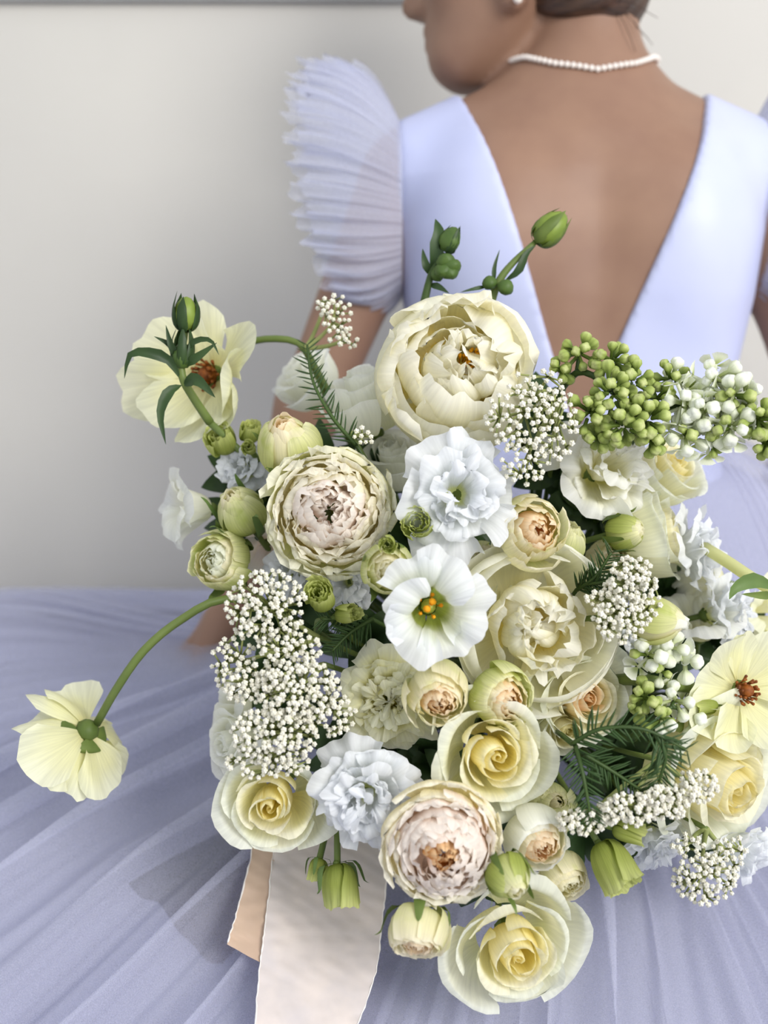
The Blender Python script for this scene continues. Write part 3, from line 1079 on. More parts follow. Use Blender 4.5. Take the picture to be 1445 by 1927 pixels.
def f_bud(R, N=14, H=2.0, mouth=0.45, pet=None, ruf=0.02):
    """half closed spray rose bud: petals bulge and close in towards the mouth"""
    pet = pet or ('p_peach', 'p_spray', 'p_bud')
    L = []
    for i in range(N):
        t = i / (N - 1)
        rr = mouth * (0.10 + 0.95 * t)
        b = 0.28 + 0.86 * t ** 0.8
        zr = H * (0.93 + 0.06 * math.sin(t * math.pi) - 0.16 * t ** 3) * R.uniform(0.96, 1.03)
        prof = [(0.10, 0), (b * 1.15, -0.02), (b * 1.25, H * 0.55), (rr * 1.05 + 0.10 * t, H * 0.92), (rr, zr)]
        half = math.radians(lerp(95, 56, t ** 0.6))
        mat = pet[0] if t < 0.5 else (pet[1] if t < 0.78 else pet[2])
        L.append((petal(i * GA + R.uniform(-.2, .2), half, prof, R, nu=11, nv=11, tip=0.13, tpow=2.6, spiral=0.06, ruf=ruf, rfreq=2.0, wob=0.04, jit=0.04, notch=0.05 * R.random(), rnd=0.035), mat))
    return L


def f_cupspray(R, N=26, H=1.35, pet=None, heart=0.5):
    """open little spray rose: goblet of petals with a frilly heart"""
    pet = pet or ('p_peach', 'p_spray', 'p_spray')
    L = []
    for i in range(N):
        t = i / (N - 1)
        rr = 0.05 + 0.72 * t
        zr = H * (0.90 + 0.10 * math.sin(t * 2.6)) * R.uniform(0.95, 1.04)
        b = 0.22 + 0.82 * t ** 0.85
        prof = [(max(0.10, 0.6 * rr), 0.62 * zr * (1 - t)), (b * 1.1, 0.55 * zr * (1 - t)), (b * 1.2, H * 0.55), (rr * 1.02, zr), (rr + lerp(-0.05, 0.10, t), zr * 0.98)]
        half = math.radians(lerp(70, 44, t ** 0.5)) * R.uniform(0.85, 1.1)
        mat = pet[0] if t < heart else (pet[1] if t < 0.75 else pet[2])
        L.append((petal(i * GA, half, prof, R, nu=10, nv=11, tip=0.13, spiral=0.06, ruf=0.04, rfreq=2.4, wob=0.035, jit=0.035, crease=0.10 * (1 - t) if t < 0.5 else 0, notch=0.06 * R.random(), rnd=0.06), mat))
    return L


def f_tuft(R, N=12, H=2.0, flare=0.05, pet=('p_green', 'p_green'), ruf=0.06):
    """upright twisted lisianthus bud with a frilled mouth"""
    L = []
    for i in range(N):
        t = i / (N - 1)
        rr = 0.16 + 0.68 * t
        zr = H * (1.0 - 0.14 * (1 - t)) * R.uniform(0.9, 1.05)
        prof = [(0.12, 0), (0.35 + 0.70 * t, -0.05), (0.25 + 0.75 * t, H * 0.55), (rr * 0.85, H * 0.85), (rr + flare, zr)]
        L.append((petal(i * GA, math.radians(lerp(70, 48, t)), prof, R, nu=11, nv=15, tip=0.08, ruf=ruf, rfreq=3.5, wob=0.04, jit=0.06, twist=0.5, spiral=0.1), pet[0] if t < 0.5 else pet[1]))
    return L


def f_butter(R, N=9, H=0.34, pet='p_butter', cup=0.0, lay=2):
    L = []
    for i in range(N):
        li = i % lay
        ln = (1.0 - 0.10 * li) * R.uniform(0.86, 1.08)
        lift = H * R.uniform(0.2, 1.3) + 0.14 * li + cup
        prof = [(0.06, 0.02), (0.35, -0.06 + 0.10 * li), (0.72 * ln, 0.10 * H + 0.4 * lift), (ln, lift)]
        L.append((petal(i * 2 * math.pi / N + R.uniform(-.15, .15), math.radians(34) * R.uniform(0.9, 1.15), prof, R, nu=11, nv=13, tip=0.34, tpow=2.2, ruf=0.035, rfreq=1.5, wob=0.11, jit=0.05, wbase=0.75, spiral=0.0, notch=0.10 * R.random(), rnd=0.2), pet))
    return L


BIND = P(960, 1330, 0.955)      # where the stems of the bouquet are gathered


def face_dir(ax, ay):
    v = -FWD + ax * RGT + ay * UPV
    return v / np.linalg.norm(v)


def face_dir3(ax, ay, az):
    """az: how much it looks at the camera"""
    v = -az * FWD + ax * RGT + ay * UPV
    return v / np.linalg.norm(v)


def depth(px, py):
    d = 0.66 + (1800 - py) / 1100.0 * 0.07
    d += 0.05 * ((px - 850) / 450.0) ** 2
    return d


def sepals(root, R, n, size, r0, mat='sepal', length=1.1, droop=0.0, name='sepal', spread=0.25):
    for i in range(n):
        th = i * 2 * math.pi / n + R.uniform(-.25, .25)
        c, s = math.cos(th), math.sin(th)
        ln = length * R.uniform(0.75, 1.2)
        bend = R.uniform(-0.05, spread)
        k = [(0.10, -0.02), (r0 * 0.95, 0.02 - 0.2 * droop), (r0 * 1.12 + bend * 0.4, 0.45 * ln * (1 - droop)), (r0 * 1.08 + bend, 0.85 * ln * (1 - 1.6 * droop)), (r0 * 1.05 + bend * 2.2, ln * (1 - 2 * droop))]
        path = np.array([(a * c, a * s, b) for a, b in k]) * size
        pts = leaf_pts(path, 0.20 * size, (c, s, 0.2), n=9, m=3, fold=-0.15, peak=0.3)
        put(name, grid_mesh(name, pts, M[mat]), root)


def stem_to(root, Mw, base_r, length_dir=None, mat='stem', rad=0.0022, target=None, name='stem'):
    """a stem from the flower's base back to the binding point, in the flower's own frame"""
    inv = Mw.inverted()
    tgt = Vector(target if target is not None else BIND + rng.normal(0, 0.010, 3))
    tl = np.array(inv @ tgt)
    ln = np.linalg.norm(tl)
    path = bez([(0, 0, 0.004), (0, 0, -0.30 * ln), tl * 0.75 + np.array([0, 0, -0.12 * ln]), tl], 10)
    put(name, tube_mesh(name, path, rad, M[mat], 7), root)


def flower(kind, name, px, py, diam, label, cat='flower', ax=None, ay=None, az=1.0, dd=0.0, d=None, roll=None, sep=0, sepopt=None, stem=True, seed=None, mid=0.55, stretch=1.0, group=None, extra=None, stemmat='stem', stemtarget=None, **kw):
    R = np.random.default_rng(seed if seed is not None else int(px * 7 + py * 13))
    if d is None:
        d = depth(px, py) + dd
    if ax is None:
        ax = (px - 850) / 900.0
    if ay is None:
        ay = (1150 - py) / 1300.0
    f = face_dir3(ax, ay, az)
    rad = diam / 2.0 / FPX * d
    kinds = dict(rose=f_rose, garden=f_garden, peony=f_peony, lisi=f_lisi, bell=f_bell, bud=f_bud, cup=f_cupspray, tuft=f_tuft, butter=f_butter)
    hs = dict(rose=1.25, garden=0.95, peony=1.35, lisi=0.95, bell=1.0, bud=2.0, cup=1.35, tuft=2.0, butter=0.1)
    H = kw.get('H', hs[kind])
    if 'H' not in kw and kind != 'butter':
        kw['H'] = H
    Rm = basis(f, roll if roll is not None else R.uniform(0, 6.28))
    org = P(px, py, d) - f * rad * H * mid
    Mw = mat4(Rm, org)
    root = empty(name, Mw)
    tag(root, label, cat, group or name.replace('_', ' ') + ' blooms of the bouquet')
    for pts, mk in kinds[kind](R, **kw):
        pts = pts * rad
        pts[..., 2] *= stretch
        put('petal', grid_mesh('petal', pts, M[mk]), root)
    # the receptacle under the petals
    rec = lathe_pts([(0.0, -0.16), (0.10, -0.14), (0.17, -0.05), (0.16, 0.04), (0.0, 0.10)], 8) * rad
    put('receptacle', grid_mesh('receptacle', rec, M['sepal']), root)
    if sep:
        so = dict(size=rad, r0=0.92, length=1.2)
        so.update(sepopt or {})
        sepals(root, R, sep, **so)
    if stem:
        stem_to(root, Mw, rad, mat=stemmat, target=stemtarget)
    if extra:
        extra(root, R, rad)
    return root


def x_stamens(root, R, rad, n=26, at=(0.0, 0.0, 0.75), spread=0.16, mat='p_stamen', h=0.30):
    for i in range(n):
        a = R.uniform(0, 6.28)
        q = spread * math.sqrt(R.random())
        b = np.array([at[0] + q * math.cos(a) * 0.6, at[1] + q * math.sin(a) * 0.6, at[2] - h]) * rad
        t = np.array([at[0] + q * math.cos(a), at[1] + q * math.sin(a), at[2] + R.uniform(-.05, .06)]) * rad
        put('stamen', tube_mesh('stamen', [b, (b + t) / 2, t * 0.97 + b * 0.03, t], np.array([0.012, 0.012, 0.026, 0.012]) * rad, M[mat], 5), root)


def x_pistil(root, R, rad):
    rad = rad * 0.8
    pr = [(0.0, 0.0), (0.13, 0.05), (0.16, 0.25), (0.10, 0.42), (0.055, 0.52), (0.055, 0.62), (0.0, 0.63)]
    pi = put('pistil', grid_mesh('pistil', lathe_pts(np.array(pr) * rad, 10), M['pistil']), root)
    for s in (-1, 1):
        e = np.array([0.10 * s, 0.02, 0.70]) * rad
        put('stigma', tube_mesh('stigma', [np.array([0.02 * s, 0, 0.58]) * rad, e * 0.9, e, e + np.array([0.04 * s, 0, 0.0]) * rad], np.array([0.04, 0.07, 0.085, 0.03]) * rad, M['anther'], 7), pi)
    for i in range(5):
        a = i * 1.2566 + 0.4
        b = np.array([0.16 * math.cos(a), 0.16 * math.sin(a), 0.1]) * rad
        t = np.array([0.24 * math.cos(a), 0.24 * math.sin(a), 0.46]) * rad
        put('stamen', tube_mesh('stamen', [b, (b + t) / 2, t, t + np.array([0, 0, 0.10]) * rad], np.array([0.012, 0.012, 0.05, 0.03]) * rad, M['anther'], 5), root)


def x_brown(root, R, rad):
    c = lathe_pts(np.array([(0.0, 0.26), (0.05, 0.27), (0.09, 0.22), (0.12, 0.10), (0.10, 0.0)]) * rad, 10)
    put('flower_centre', grid_mesh('flower_centre', c, M['brown']), root)
    for i in range(26):
        a = i * GA
        q = 0.10 + 0.07 * (i % 3) / 2
        b = np.array([0.10 * math.cos(a), 0.10 * math.sin(a), 0.03]) * rad
        t = np.array([q * math.cos(a) * 1.25, q * math.sin(a) * 1.25, 0.26 - 0.03 * (i % 3)]) * rad
        put('stamen', tube_mesh('stamen', [b, (b + t) / 2, t * 0.96 + b * 0.04, t], np.array([0.010, 0.010, 0.024, 0.012]) * rad, M['brown'], 5), root)

# ------------------------------------------------------------------ the bouquet, flower by flower
B1 = 'p_bud'
# peonies
flower('peony', 'peony', 857, 702, 285, 'largest ivory peony at the top of the bouquet with a yellow heart', ax=0.10, ay=0.12, dd=-0.01, roll=0.5,
       extra=lambda r, R, q: x_stamens(r, R, q, at=(0.12, 0.02, 1.22), spread=0.16), heart_gap=0.16)
flower('peony', 'peony', 1000, 1175, 262, 'ivory peony with wide smooth guard petals in the centre of the bouquet', ax=0.12, ay=0.05, dd=-0.012, N=24, guard=11, flare=0.30, H=1.15, fill=0.5)
# tea roses
flower('rose', 'rose', 928, 1418, 248, 'cream rose with a bright yellow spiral heart, lower centre', ax=0.16, ay=0.02, dd=-0.035, roll=0.4)
flower('rose', 'rose', 512, 1510, 212, 'cream rose below the big rice flower cluster, above the silk ribbon', ax=-0.05, ay=-0.05, dd=-0.035, opened=1.0)
flower('rose', 'rose', 968, 1788, 265, 'lowest cream rose of the bouquet, lying on the skirt', ax=0.12, ay=-0.16, dd=-0.005, H=1.0)
flower('rose', 'rose', 1098, 1312, 200, 'cream rose with a pale peach heart beside the dark needle fronds', ax=0.25, ay=0.05, dd=0.0, pet=('p_peach', 'p_rose', 'p_rose_out'), cup=0.3)
flower('rose', 'rose', 1345, 1465, 320, 'large cream rose at the right edge, turned to the right', ax=0.55, ay=-0.25, dd=-0.03)
flower('rose', 'rose', 1258, 885, 150, 'cream rose tucked under the white lilac tip', ax=0.4, ay=0.5, dd=0.02, cup=0.6, az=0.6)
flower('rose', 'rose', 1235, 1008, 190, 'pale yellow rose seen from the side between the green bud and the ruffled white flowers', ax=1.0, ay=0.2, az=0.35, dd=0.01, cup=0.5)
flower('rose', 'rose', 690, 740, 185, 'white rose seen from the side, left of the largest peony', ax=-0.25, ay=1.0, az=0.25, dd=0.035, cup=0.25, pet=('p_white', 'p_white', 'p_white'), H=1.5)
flower('rose', 'rose', 740, 860, 160, 'white petals of a rose under the largest peony', ax=-0.2, ay=0.6, az=0.5, dd=0.045, cup=0.4, pet=('p_white', 'p_white', 'p_white'))
flower('rose', 'rose', 440, 1400, 150, 'white rose half hidden at the left edge under the rice flower', ax=-0.7, ay=0.0, az=0.7, dd=0.012, cup=0.2, pet=('p_white', 'p_white', 'p_white'))
flower('rose', 'rose', 575, 705, 150, 'blurred white rose behind the upright needle sprig', ax=-0.6, ay=0.7, az=0.4, dd=0.09, cup=0.3, pet=('p_white', 'p_white', 'p_white'))
# garden roses
flower('garden', 'garden_rose', 622, 962, 245, 'ivory garden rose with a blush heart, upper left', ax=-0.02, ay=0.05, dd=-0.035, pet=('p_blush', 'p_garden', 'p_garden_out'))
flower('garden', 'garden_rose', 833, 1592, 222, 'blush white garden rose with an orange heart near the bottom', ax=0.02, ay=-0.08, dd=-0.045, pet=('p_blush', 'p_blush', 'p_garden'), stam='p_apricot', heart=0.5)
# double ruffled lisianthus
flower('lisi', 'lisianthus', 862, 932, 262, 'pure white ruffled lisianthus just below the largest peony', ax=0.05, ay=0.0, dd=-0.045)
flower('lisi', 'lisianthus', 690, 1500, 222, 'white ruffled lisianthus between the left cream rose and the orange hearted garden rose', ax=-0.02, ay=-0.05, dd=-0.03, N=24)
flower('lisi', 'lisianthus', 1138, 885, 215, 'cream white ruffled lisianthus under the green lilac buds', ax=0.3, ay=0.15, dd=-0.005, pet='p_lisi_cream', H=1.2)
flower('lisi', 'lisianthus', 1305, 1030, 180, 'white ruffled lisianthus seen from the side at the right edge of the upper bouquet', ax=0.9, ay=0.25, az=0.4, dd=0.0)
flower('lisi', 'lisianthus', 1372, 1150, 170, 'white ruffled lisianthus above the butter yellow flower on the right', ax=0.8, ay=0.2, az=0.5, dd=-0.005)
flower('lisi', 'lisianthus', 1235, 1585, 150, 'white ruffled lisianthus under the arched rice flower, beside the lime bud', ax=0.3, ay=-0.6, az=0.7, dd=0.0)
flower('lisi', 'lisianthus', 1390, 1600, 180, 'white ruffled lisianthus at the lower right edge over the white skirt', ax=0.5, ay=-0.5, az=0.7, dd=-0.01)
flower('lisi', 'lisianthus', 655, 1095, 140, 'small white ruffled flower half hidden under the ivory garden rose', dd=0.015)
flower('lisi', 'lisianthus', 455, 880, 120, 'small white ruffled flower between the lime buds on the left', ax=-0.4, ay=0.2, dd=0.01)
flower('lisi', 'lisianthus', 550, 1080, 130, 'white ruffled flower above the big rice flower cluster', ax=-0.2, ay=0.0, dd=0.012)
flower('lisi', 'ruffled_peony', 730, 1312, 212, 'lemon yellow ruffled double flower beside the big rice flower cluster', ax=0.0, ay=0.0, dd=0.0, pet='p_carn', N=40, inner=0.08, H=0.9)
# open bells
flower('bell', 'lisianthus', 810, 1140, 232, 'open white lisianthus showing orange anthers in a green throat', ax=0.05, ay=0.10, dd=-0.06, extra=x_pistil, N=6, roll=0.9, pet='p_throat', ruf=0.08)
flower('bell', 'lisianthus', 358, 962, 150, 'white drooping open flower at the far left of the bouquet', ax=-1.0, ay=-0.1, az=0.4, dd=0.0, ruf=0.05, rim=1.1, pet='p_white')
flower('bell', 'lisianthus', 1325, 1085, 130, 'greenish white tubular flower under the side facing ruffled flower', ax=-0.9, ay=0.1, az=0.3, dd=0.02, pet='p_lisi_cream')
flower('bell', 'lisianthus', 1312, 1170, 150, 'pale green white petals between the pointed bud and the ruffled flower', ax=-0.2, ay=0.6, az=0.4, dd=0.015, pet='p_lisi_cream')
flower('bell', 'lisianthus', 1435, 1150, 130, 'yellow green open flower at the right edge beside a dark leaf', ax=0.5, ay=0.1, az=0.7, dd=0.01, pet='p_butter')
# butterfly ranunculus
flower('butter', 'ranunculus', 1395, 1300, 265, 'butter yellow open ranunculus with a brown heart at the right edge', ax=0.30, ay=0.15, az=0.9, dd=-0.055, extra=x_brown, mid=0.5, stem=False)
flower('butter', 'ranunculus', 396, 705, 292, 'butter yellow ranunculus with a brown heart behind the dark bud stalk', ax=-0.42, ay=-0.10, az=0.9, d=0.79, extra=x_brown, mid=0.5, stem=False, cup=0.18)
flower('butter', 'ranunculus', 160, 1380, 265, 'butter yellow ranunculus hanging on a long arching stem over the skirt', ax=-0.55, ay=-0.65, az=-0.45, d=0.735, mid=0.6, stem=False, cup=0.08, N=13, lay=3, sep=4, sepopt=dict(length=0.2, r0=0.3))
# spray roses, open
flower('cup', 'spray_rose', 1003, 998, 140, 'peach hearted spray rose right of the pure white lisianthus', ax=0.15, ay=0.1, dd=-0.035)
flower('cup', 'spray_rose', 824, 1302, 125, 'small blush spray rose under the open white lisianthus', ax=0.05, ay=-0.25, dd=-0.035, stretch=1.25)
flower('cup', 'spray_rose', 945, 1312, 124, 'round spray rose with a coral heart, between two cream roses', ax=0.45, ay=-0.10, dd=-0.035, pet=('p_peach', 'p_spray', 'p_bud'))
flower('cup', 'spray_rose', 1010, 1578, 130, 'round ivory spray rose right of the orange hearted garden rose', ax=0.25, ay=-0.3, dd=-0.025, pet=('p_peach', 'p_spray', 'p_white'))
flower('cup', 'spray_rose', 1062, 1650, 95, 'small yellow ivory spray rose above the lowest cream rose', ax=0.4, ay=-0.5, dd=0.0, pet=('p_rose', 'p_spray', 'p_spray'))
flower('cup', 'spray_rose', 732, 1070, 102, 'greenish spray rose in the gap below the ivory garden rose', ax=0.1, ay=-0.05, dd=-0.05, pet=('p_rose', 'p_spray', 'p_bud'), sep=4)
flower('cup', 'spray_rose', 415, 1055, 118, 'pale green spray rose at the left edge above the rice flower', ax=-0.35, ay=0.15, dd=-0.02, pet=('p_rose_out', 'p_spray', 'p_bud'), sep=5, sepopt=dict(length=0.7))
flower('cup', 'spray_rose', 786, 1752, 120, 'spray rose facing down over the silk ribbon end beside the lowest rose', ax=-0.1, ay=-0.75, az=0.7, dd=-0.03, pet=('p_peach', 'p_spray', 'p_spray'), sep=5, sepopt=dict(length=0.9, spread=0.35))
# spray roses, closed
flower('bud', 'spray_rose_bud', 540, 830, 112, 'large cream and green rose bud with a peach tip, upper left', ax=-0.12, ay=0.75, az=0.75, dd=-0.03, pet=('p_peach', 'p_spray', 'p_bud'), sep=4, H=2.2)
flower('bud', 'spray_rose_bud', 450, 955, 98, 'green tinged rose bud with long curling sepals on the left', ax=-0.35, ay=0.75, az=0.8, dd=-0.02, pet=('p_spray', 'p_bud', 'p_bud'), sep=5, sepopt=dict(length=1.7, spread=0.5, mat='leaf_mid'))
flower('bud', 'spray_rose_bud', 962, 1655, 84, 'green yellow bud with open sepals above the lowest cream rose', ax=0.35, ay=-0.55, az=0.9, dd=-0.05, pet=('p_rose', 'p_bud', 'p_green'), sep=5, sepopt=dict(length=1.7))
flower('bud', 'spray_rose_bud', 1248, 1168, 96, 'pointed cream bud facing right under the right hand rice flower', ax=0.9, ay=-0.05, az=0.35, dd=-0.065, pet=('p_white', 'p_spray', 'p_bud'), mouth=0.25, H=2.2)
flower('bud', 'spray_rose_bud', 1182, 1000, 74, 'striped green bud beside the pale yellow side facing rose', ax=0.7, ay=0.1, az=0.6, dd=-0.02, pet=('p_rose', 'p_bud', 'p_green'), sep=5, sepopt=dict(length=1.5))
flower('bud', 'spray_rose_bud', 1068, 1015, 78, 'yellow green bud behind the peach hearted spray rose', ax=0.25, ay=0.7, az=0.5, dd=-0.005, pet=('p_bud', 'p_bud', 'p_bud'))
flower('bud', 'spray_rose_bud', 1040, 1515, 90, 'pale green bud under the needle fronds', ax=0.1, ay=0.3, az=0.9, dd=0.0, pet=('p_spray', 'p_bud', 'p_bud'))
flower('cup', 'spray_rose', 1145, 1050, 90, 'shaded cream spray rose behind the right hand rice flower', ax=0.1, ay=0.1, dd=0.03, pet=('p_garden', 'p_spray', 'p_spray'))
flower('bud', 'spray_rose_bud', 910, 1050, 70, 'shaded cream bud between the white lisianthus and the central peony', ax=-0.2, ay=0.3, dd=0.02, pet=('p_spray', 'p_spray', 'p_bud'))
# lime lisianthus buds
flower('tuft', 'lime_bud', 600, 1120, 72, 'plump lime green bud with a frilled mouth above the rice flower', ax=-0.1, ay=0.45, az=0.8, dd=-0.045, H=1.8)
flower('tuft', 'lime_bud', 655, 1155, 46, 'small dark lime bud pointing right beside the plump one', ax=0.7, ay=0.15, az=0.6, dd=-0.035, H=2.2)
flower('tuft', 'lime_bud', 786, 985, 72, 'lime bud with a crinkled mouth right of the ivory garden rose', ax=-0.1, ay=0.1, az=0.9, dd=-0.05, H=1.6)
flower('tuft', 'lime_bud', 729, 1024, 42, 'tiny lime bud resting on the greenish spray rose', ax=-0.05, ay=-0.1, az=0.8, dd=-0.075, H=1.8)
flower('tuft', 'lime_bud', 416, 825, 72, 'lime green crinkled bud at the foot of the dark bud stalk', ax=-0.3, ay=0.55, az=0.7, dd=-0.01, H=1.6)
flower('tuft', 'lime_bud', 472, 812, 48, 'small lime bud beside the large cream and green bud', ax=0.15, ay=0.7, az=0.6, dd=0.0, H=1.8)
flower('tuft', 'lime_bud', 468, 842, 34, 'tiny dark lime bud under the small lime bud', ax=-0.1, ay=0.3, az=0.9, dd=-0.01, H=1.6)
flower('tuft', 'lime_bud', 640, 1672, 82, 'large drooping lime bud over the silk ribbon', ax=0.18, ay=-0.95, az=0.35, dd=-0.01, H=2.0, sep=4, sepopt=dict(length=1.1, r0=1.0, mat='leaf_mid'))
flower('tuft', 'lime_bud', 597, 1640, 44, 'small drooping lime bud over the silk ribbon', ax=-0.1, ay=-0.9, az=0.4, dd=0.0, H=2.0, sep=4, sepopt=dict(length=1.4, r0=1.0, mat='leaf_mid'))
flower('tuft', 'lime_bud', 1155, 1635, 92, 'large lime bud flaring down to the right over the skirt', ax=0.45, ay=-0.75, az=0.5, dd=-0.03, H=2.1, flare=0.15)
flower('tuft', 'lime_bud', 1188, 1568, 46, 'slim lime bud lying sideways under the arched rice flower', ax=0.95, ay=-0.2, az=0.3, dd=-0.045, H=2.8, ruf=0.03)
flower('tuft', 'lime_bud', 1325, 1332, 34, 'slim lime bud under the butter yellow flower on the right', ax=-0.9, ay=-0.1, az=0.3, dd=-0.05, H=3.0, ruf=0.02)

flower('bell', 'lisianthus', 445, 1325, 110, 'white petals peeping out left of the big rice flower cluster', ax=-0.8, ay=0.1, az=0.6, dd=0.025, pet='p_white', ruf=0.02)
flower('bell', 'lisianthus', 497, 1030, 100, 'tan tinted petals between the pale green spray rose and the garden rose', ax=-0.1, ay=-0.3, az=0.9, dd=0.015, pet='p_blush', ruf=0.02)
flower('bud', 'spray_rose_bud', 1012, 1492, 60, 'small pale green globe bud left under the needle fronds', ax=0.0, ay=0.4, dd=0.0, pet=('p_bud', 'p_bud', 'p_bud'), H=1.7)
flower('bud', 'spray_rose_bud', 1062, 1540, 58, 'small pale green globe bud right above the round ivory spray rose', ax=0.2, ay=0.2, dd=-0.01, pet=('p_spray', 'p_bud', 'p_bud'), H=1.7)
flower('rose', 'rose', 1060, 1370, 120, 'pale green cream outer petals between the spiral hearted rose and the needle fronds', ax=0.3, ay=-0.2, az=0.9, dd=0.012, cup=0.3)
flower('lisi', 'lisianthus', 1190, 1205, 110, 'white ruffled petals behind the right hand rice flower', ax=0.3, ay=0.0, dd=0.03)
flower('rose', 'rose', 905, 1110, 110, 'ivory petals of a rose left of the central peony', ax=-0.2, ay=0.3, dd=0.02, pet=('p_white', 'p_rose_out', 'p_rose_out'), cup=0.3)

# ------------------------------------------------------------------ rice flower, lilac, needle fronds, bud sprigs, foliage, ribbon
def sphere_lobed(lobes, amp, n=8, m=5, squash=1.0):
    ang = np.linspace(-1.45, 1.45, m)
    return lathe_pts([(0, -squash)] + [(math.cos(a), math.sin(a) * squash) for a in ang] + [(0, squash * 0.92)], n, lobes, amp)


def blossom_mesh(name, r, mat):
    """a rice flower head: five little round petals closed into a ball"""
    V, Fc, off = [], [], 0
    dirs = [(0, 0, 1.0)] + [(math.cos(a), math.sin(a), 0.25) for a in np.linspace(0, 6.283, 6)[:-1]] + [(0, 0, -0.8)]
    for d in dirs:
        c = np.array(d) * r * 0.55
        p = lathe_pts([(0, -1), (0.8, -0.5), (0.85, 0.45), (0, 1)], 6) * r * 0.55
        p = p[:, :-1].reshape(-1, 3) + c
        V.append(p)
        for i in range(3):
            for j in range(6):
                k = (j + 1) % 6
                Fc.append((off + i * 6 + j, off + i * 6 + k, off + (i + 1) * 6 + k, off + (i + 1) * 6 + j))
        off += len(p)
    return raw_mesh(name, np.vstack(V), Fc, mat)


RICE = [blossom_mesh('blossom', 0.0020, M['ricebud']), blossom_mesh('blossom', 0.0017, M['ricebud'])]


def rice(label, domes, root_px, seed):
    """domes: px, py, rx, ry, depth, count, bulge"""
    R = np.random.default_rng(seed)
    rp = P(*root_px)
    Mw = mat4(np.eye(3), rp)
    root = empty('rice_flower_sprig', Mw)
    tag(root, label, 'rice flower', 'rice flower sprigs of the bouquet')
    paths, rads = [], []
    main, mr = [], []
    for (px, py, rx, ry, d, n, bul) in domes:
        cen = P(px, py, d + 0.022) * 0.86 + rp * 0.14 - rp
        main.append(bez([(0, 0, 0), cen * 0.5 + np.array([0, 0.01, -0.004]), cen], 6))
        mr.append(np.linspace(0.0019, 0.0013, 6))
        pts = []
        tries = 0
        mind = 1.75 / math.sqrt(n) * 0.80
        while len(pts) < n and tries < n * 60:
            tries += 1
            a, q = R.uniform(0, 6.283), math.sqrt(R.random())
            s = np.array([q * math.cos(a), q * math.sin(a)])
            if all((s[0] - p[0]) ** 2 + (s[1] - p[1]) ** 2 > mind * mind for p in pts):
                pts.append(s)
            elif tries % 40 == 0:
                mind *= 0.94
        pts = np.array(pts)
        sub = pts[R.choice(len(pts), max(2, len(pts) // 6), replace=False)]
        nodes = []
        for s in sub:
            w = P(px + s[0] * rx * 0.8, py + s[1] * ry * 0.8, d + 0.011 - bul * math.sqrt(max(0, 1 - s @ s))) - rp
            nodes.append(w)
            paths.append(bez([cen, (cen + w) / 2 + np.array([0, 0.004, 0]), w], 4))
            rads.append(np.linspace(0.0011, 0.0008, 4))
        for s in pts:
            w = P(px + s[0] * rx, py + s[1] * ry, d - bul * math.sqrt(max(0, 1 - s @ s)) + R.uniform(-.0035, .0035)) - rp
            k = int(np.argmin(((sub - s) ** 2).sum(1)))
            dirn = w - nodes[k]
            paths.append(np.array([nodes[k], (nodes[k] + w) / 2, w - dirn / (np.linalg.norm(dirn) + 1e-9) * 0.001]))
            rads.append([0.0008, 0.0007, 0.0006])
            ax_ = dirn / (np.linalg.norm(dirn) + 1e-9) + 0.8 * (-FWD)
            put('blossom', RICE[int(R.integers(2))], root, mat4(basis(ax_, R.uniform(0, 6)) * R.uniform(0.85, 1.12), w))
    tag(put('branchlets', multi_tube('branchlets', paths, rads, M['ricestem'], 4), root), kind='stuff')
    for i in range(len(main)):
        put('stem', tube_mesh('stem', main[i], mr[i], M['ricestem'], 6), root)
    tl = BIND - rp
    put('stem', tube_mesh('stem', bez([(0, 0, 0), tl * 0.5 + np.array([0, 0.0, -0.01]), tl], 8), 0.0019, M['stem'], 6), root)
    return root


dl = 0.655
rice('upper head of the big white rice flower cluster on the left', [(500, 1140, 75, 70, dl, 120, 0.012), (545, 1225, 60, 45, dl - 0.004, 55, 0.01), (440, 1250, 42, 60, dl + 0.01, 45, 0.008)], (600, 1200, 0.70), 1)
rice('middle head of the big white rice flower cluster on the left', [(560, 1300, 80, 62, dl - 0.006, 125, 0.014), (470, 1285, 55, 42, dl, 50, 0.01), (620, 1340, 50, 45, dl, 45, 0.01)], (610, 1250, 0.70), 2)
rice('lowest head of the big white rice flower cluster, above the left cream rose', [(515, 1385, 82, 55, dl - 0.006, 110, 0.014), (505, 1435, 80, 30, dl - 0.002, 50, 0.008)], (610, 1330, 0.70), 3)
rice('white rice flower cluster between the largest peony and the green lilac', [(975, 785, 62, 62, 0.665, 62, 0.012), (1045, 800, 42, 75, 0.67, 50, 0.01), (985, 870, 45, 42, 0.665, 34, 0.01), (1010, 735, 55, 40, 0.685, 22, 0.006)], (1060, 730, 0.73), 4)
rice('white rice flower cluster right of the central peony', [(1190, 1090, 45, 45, 0.655, 52, 0.01), (1165, 1165, 50, 45, 0.652, 56, 0.01), (1140, 1125, 40, 25, 0.66, 22, 0.006), (1215, 1125, 28, 50, 0.66, 28, 0.006)], (1115, 1090, 0.70), 5)
rice('arched row of white rice flower under the needle fronds', [(1095, 1545, 50, 24, 0.635, 40, 0.006), (1180, 1525, 55, 32, 0.632, 50, 0.008), (1250, 1510, 50, 32, 0.635, 55, 0.008), (1310, 1480, 42, 32, 0.64, 45, 0.008)], (1240, 1430, 0.67), 6)
rice('white rice flower cluster hanging over the skirt at the lower right', [(1325, 1655, 62, 48, 0.66, 70, 0.012), (1370, 1605, 35, 35, 0.665, 22, 0.008), (1295, 1590, 30, 22, 0.665, 14, 0.006)], (1330, 1560, 0.69), 7)
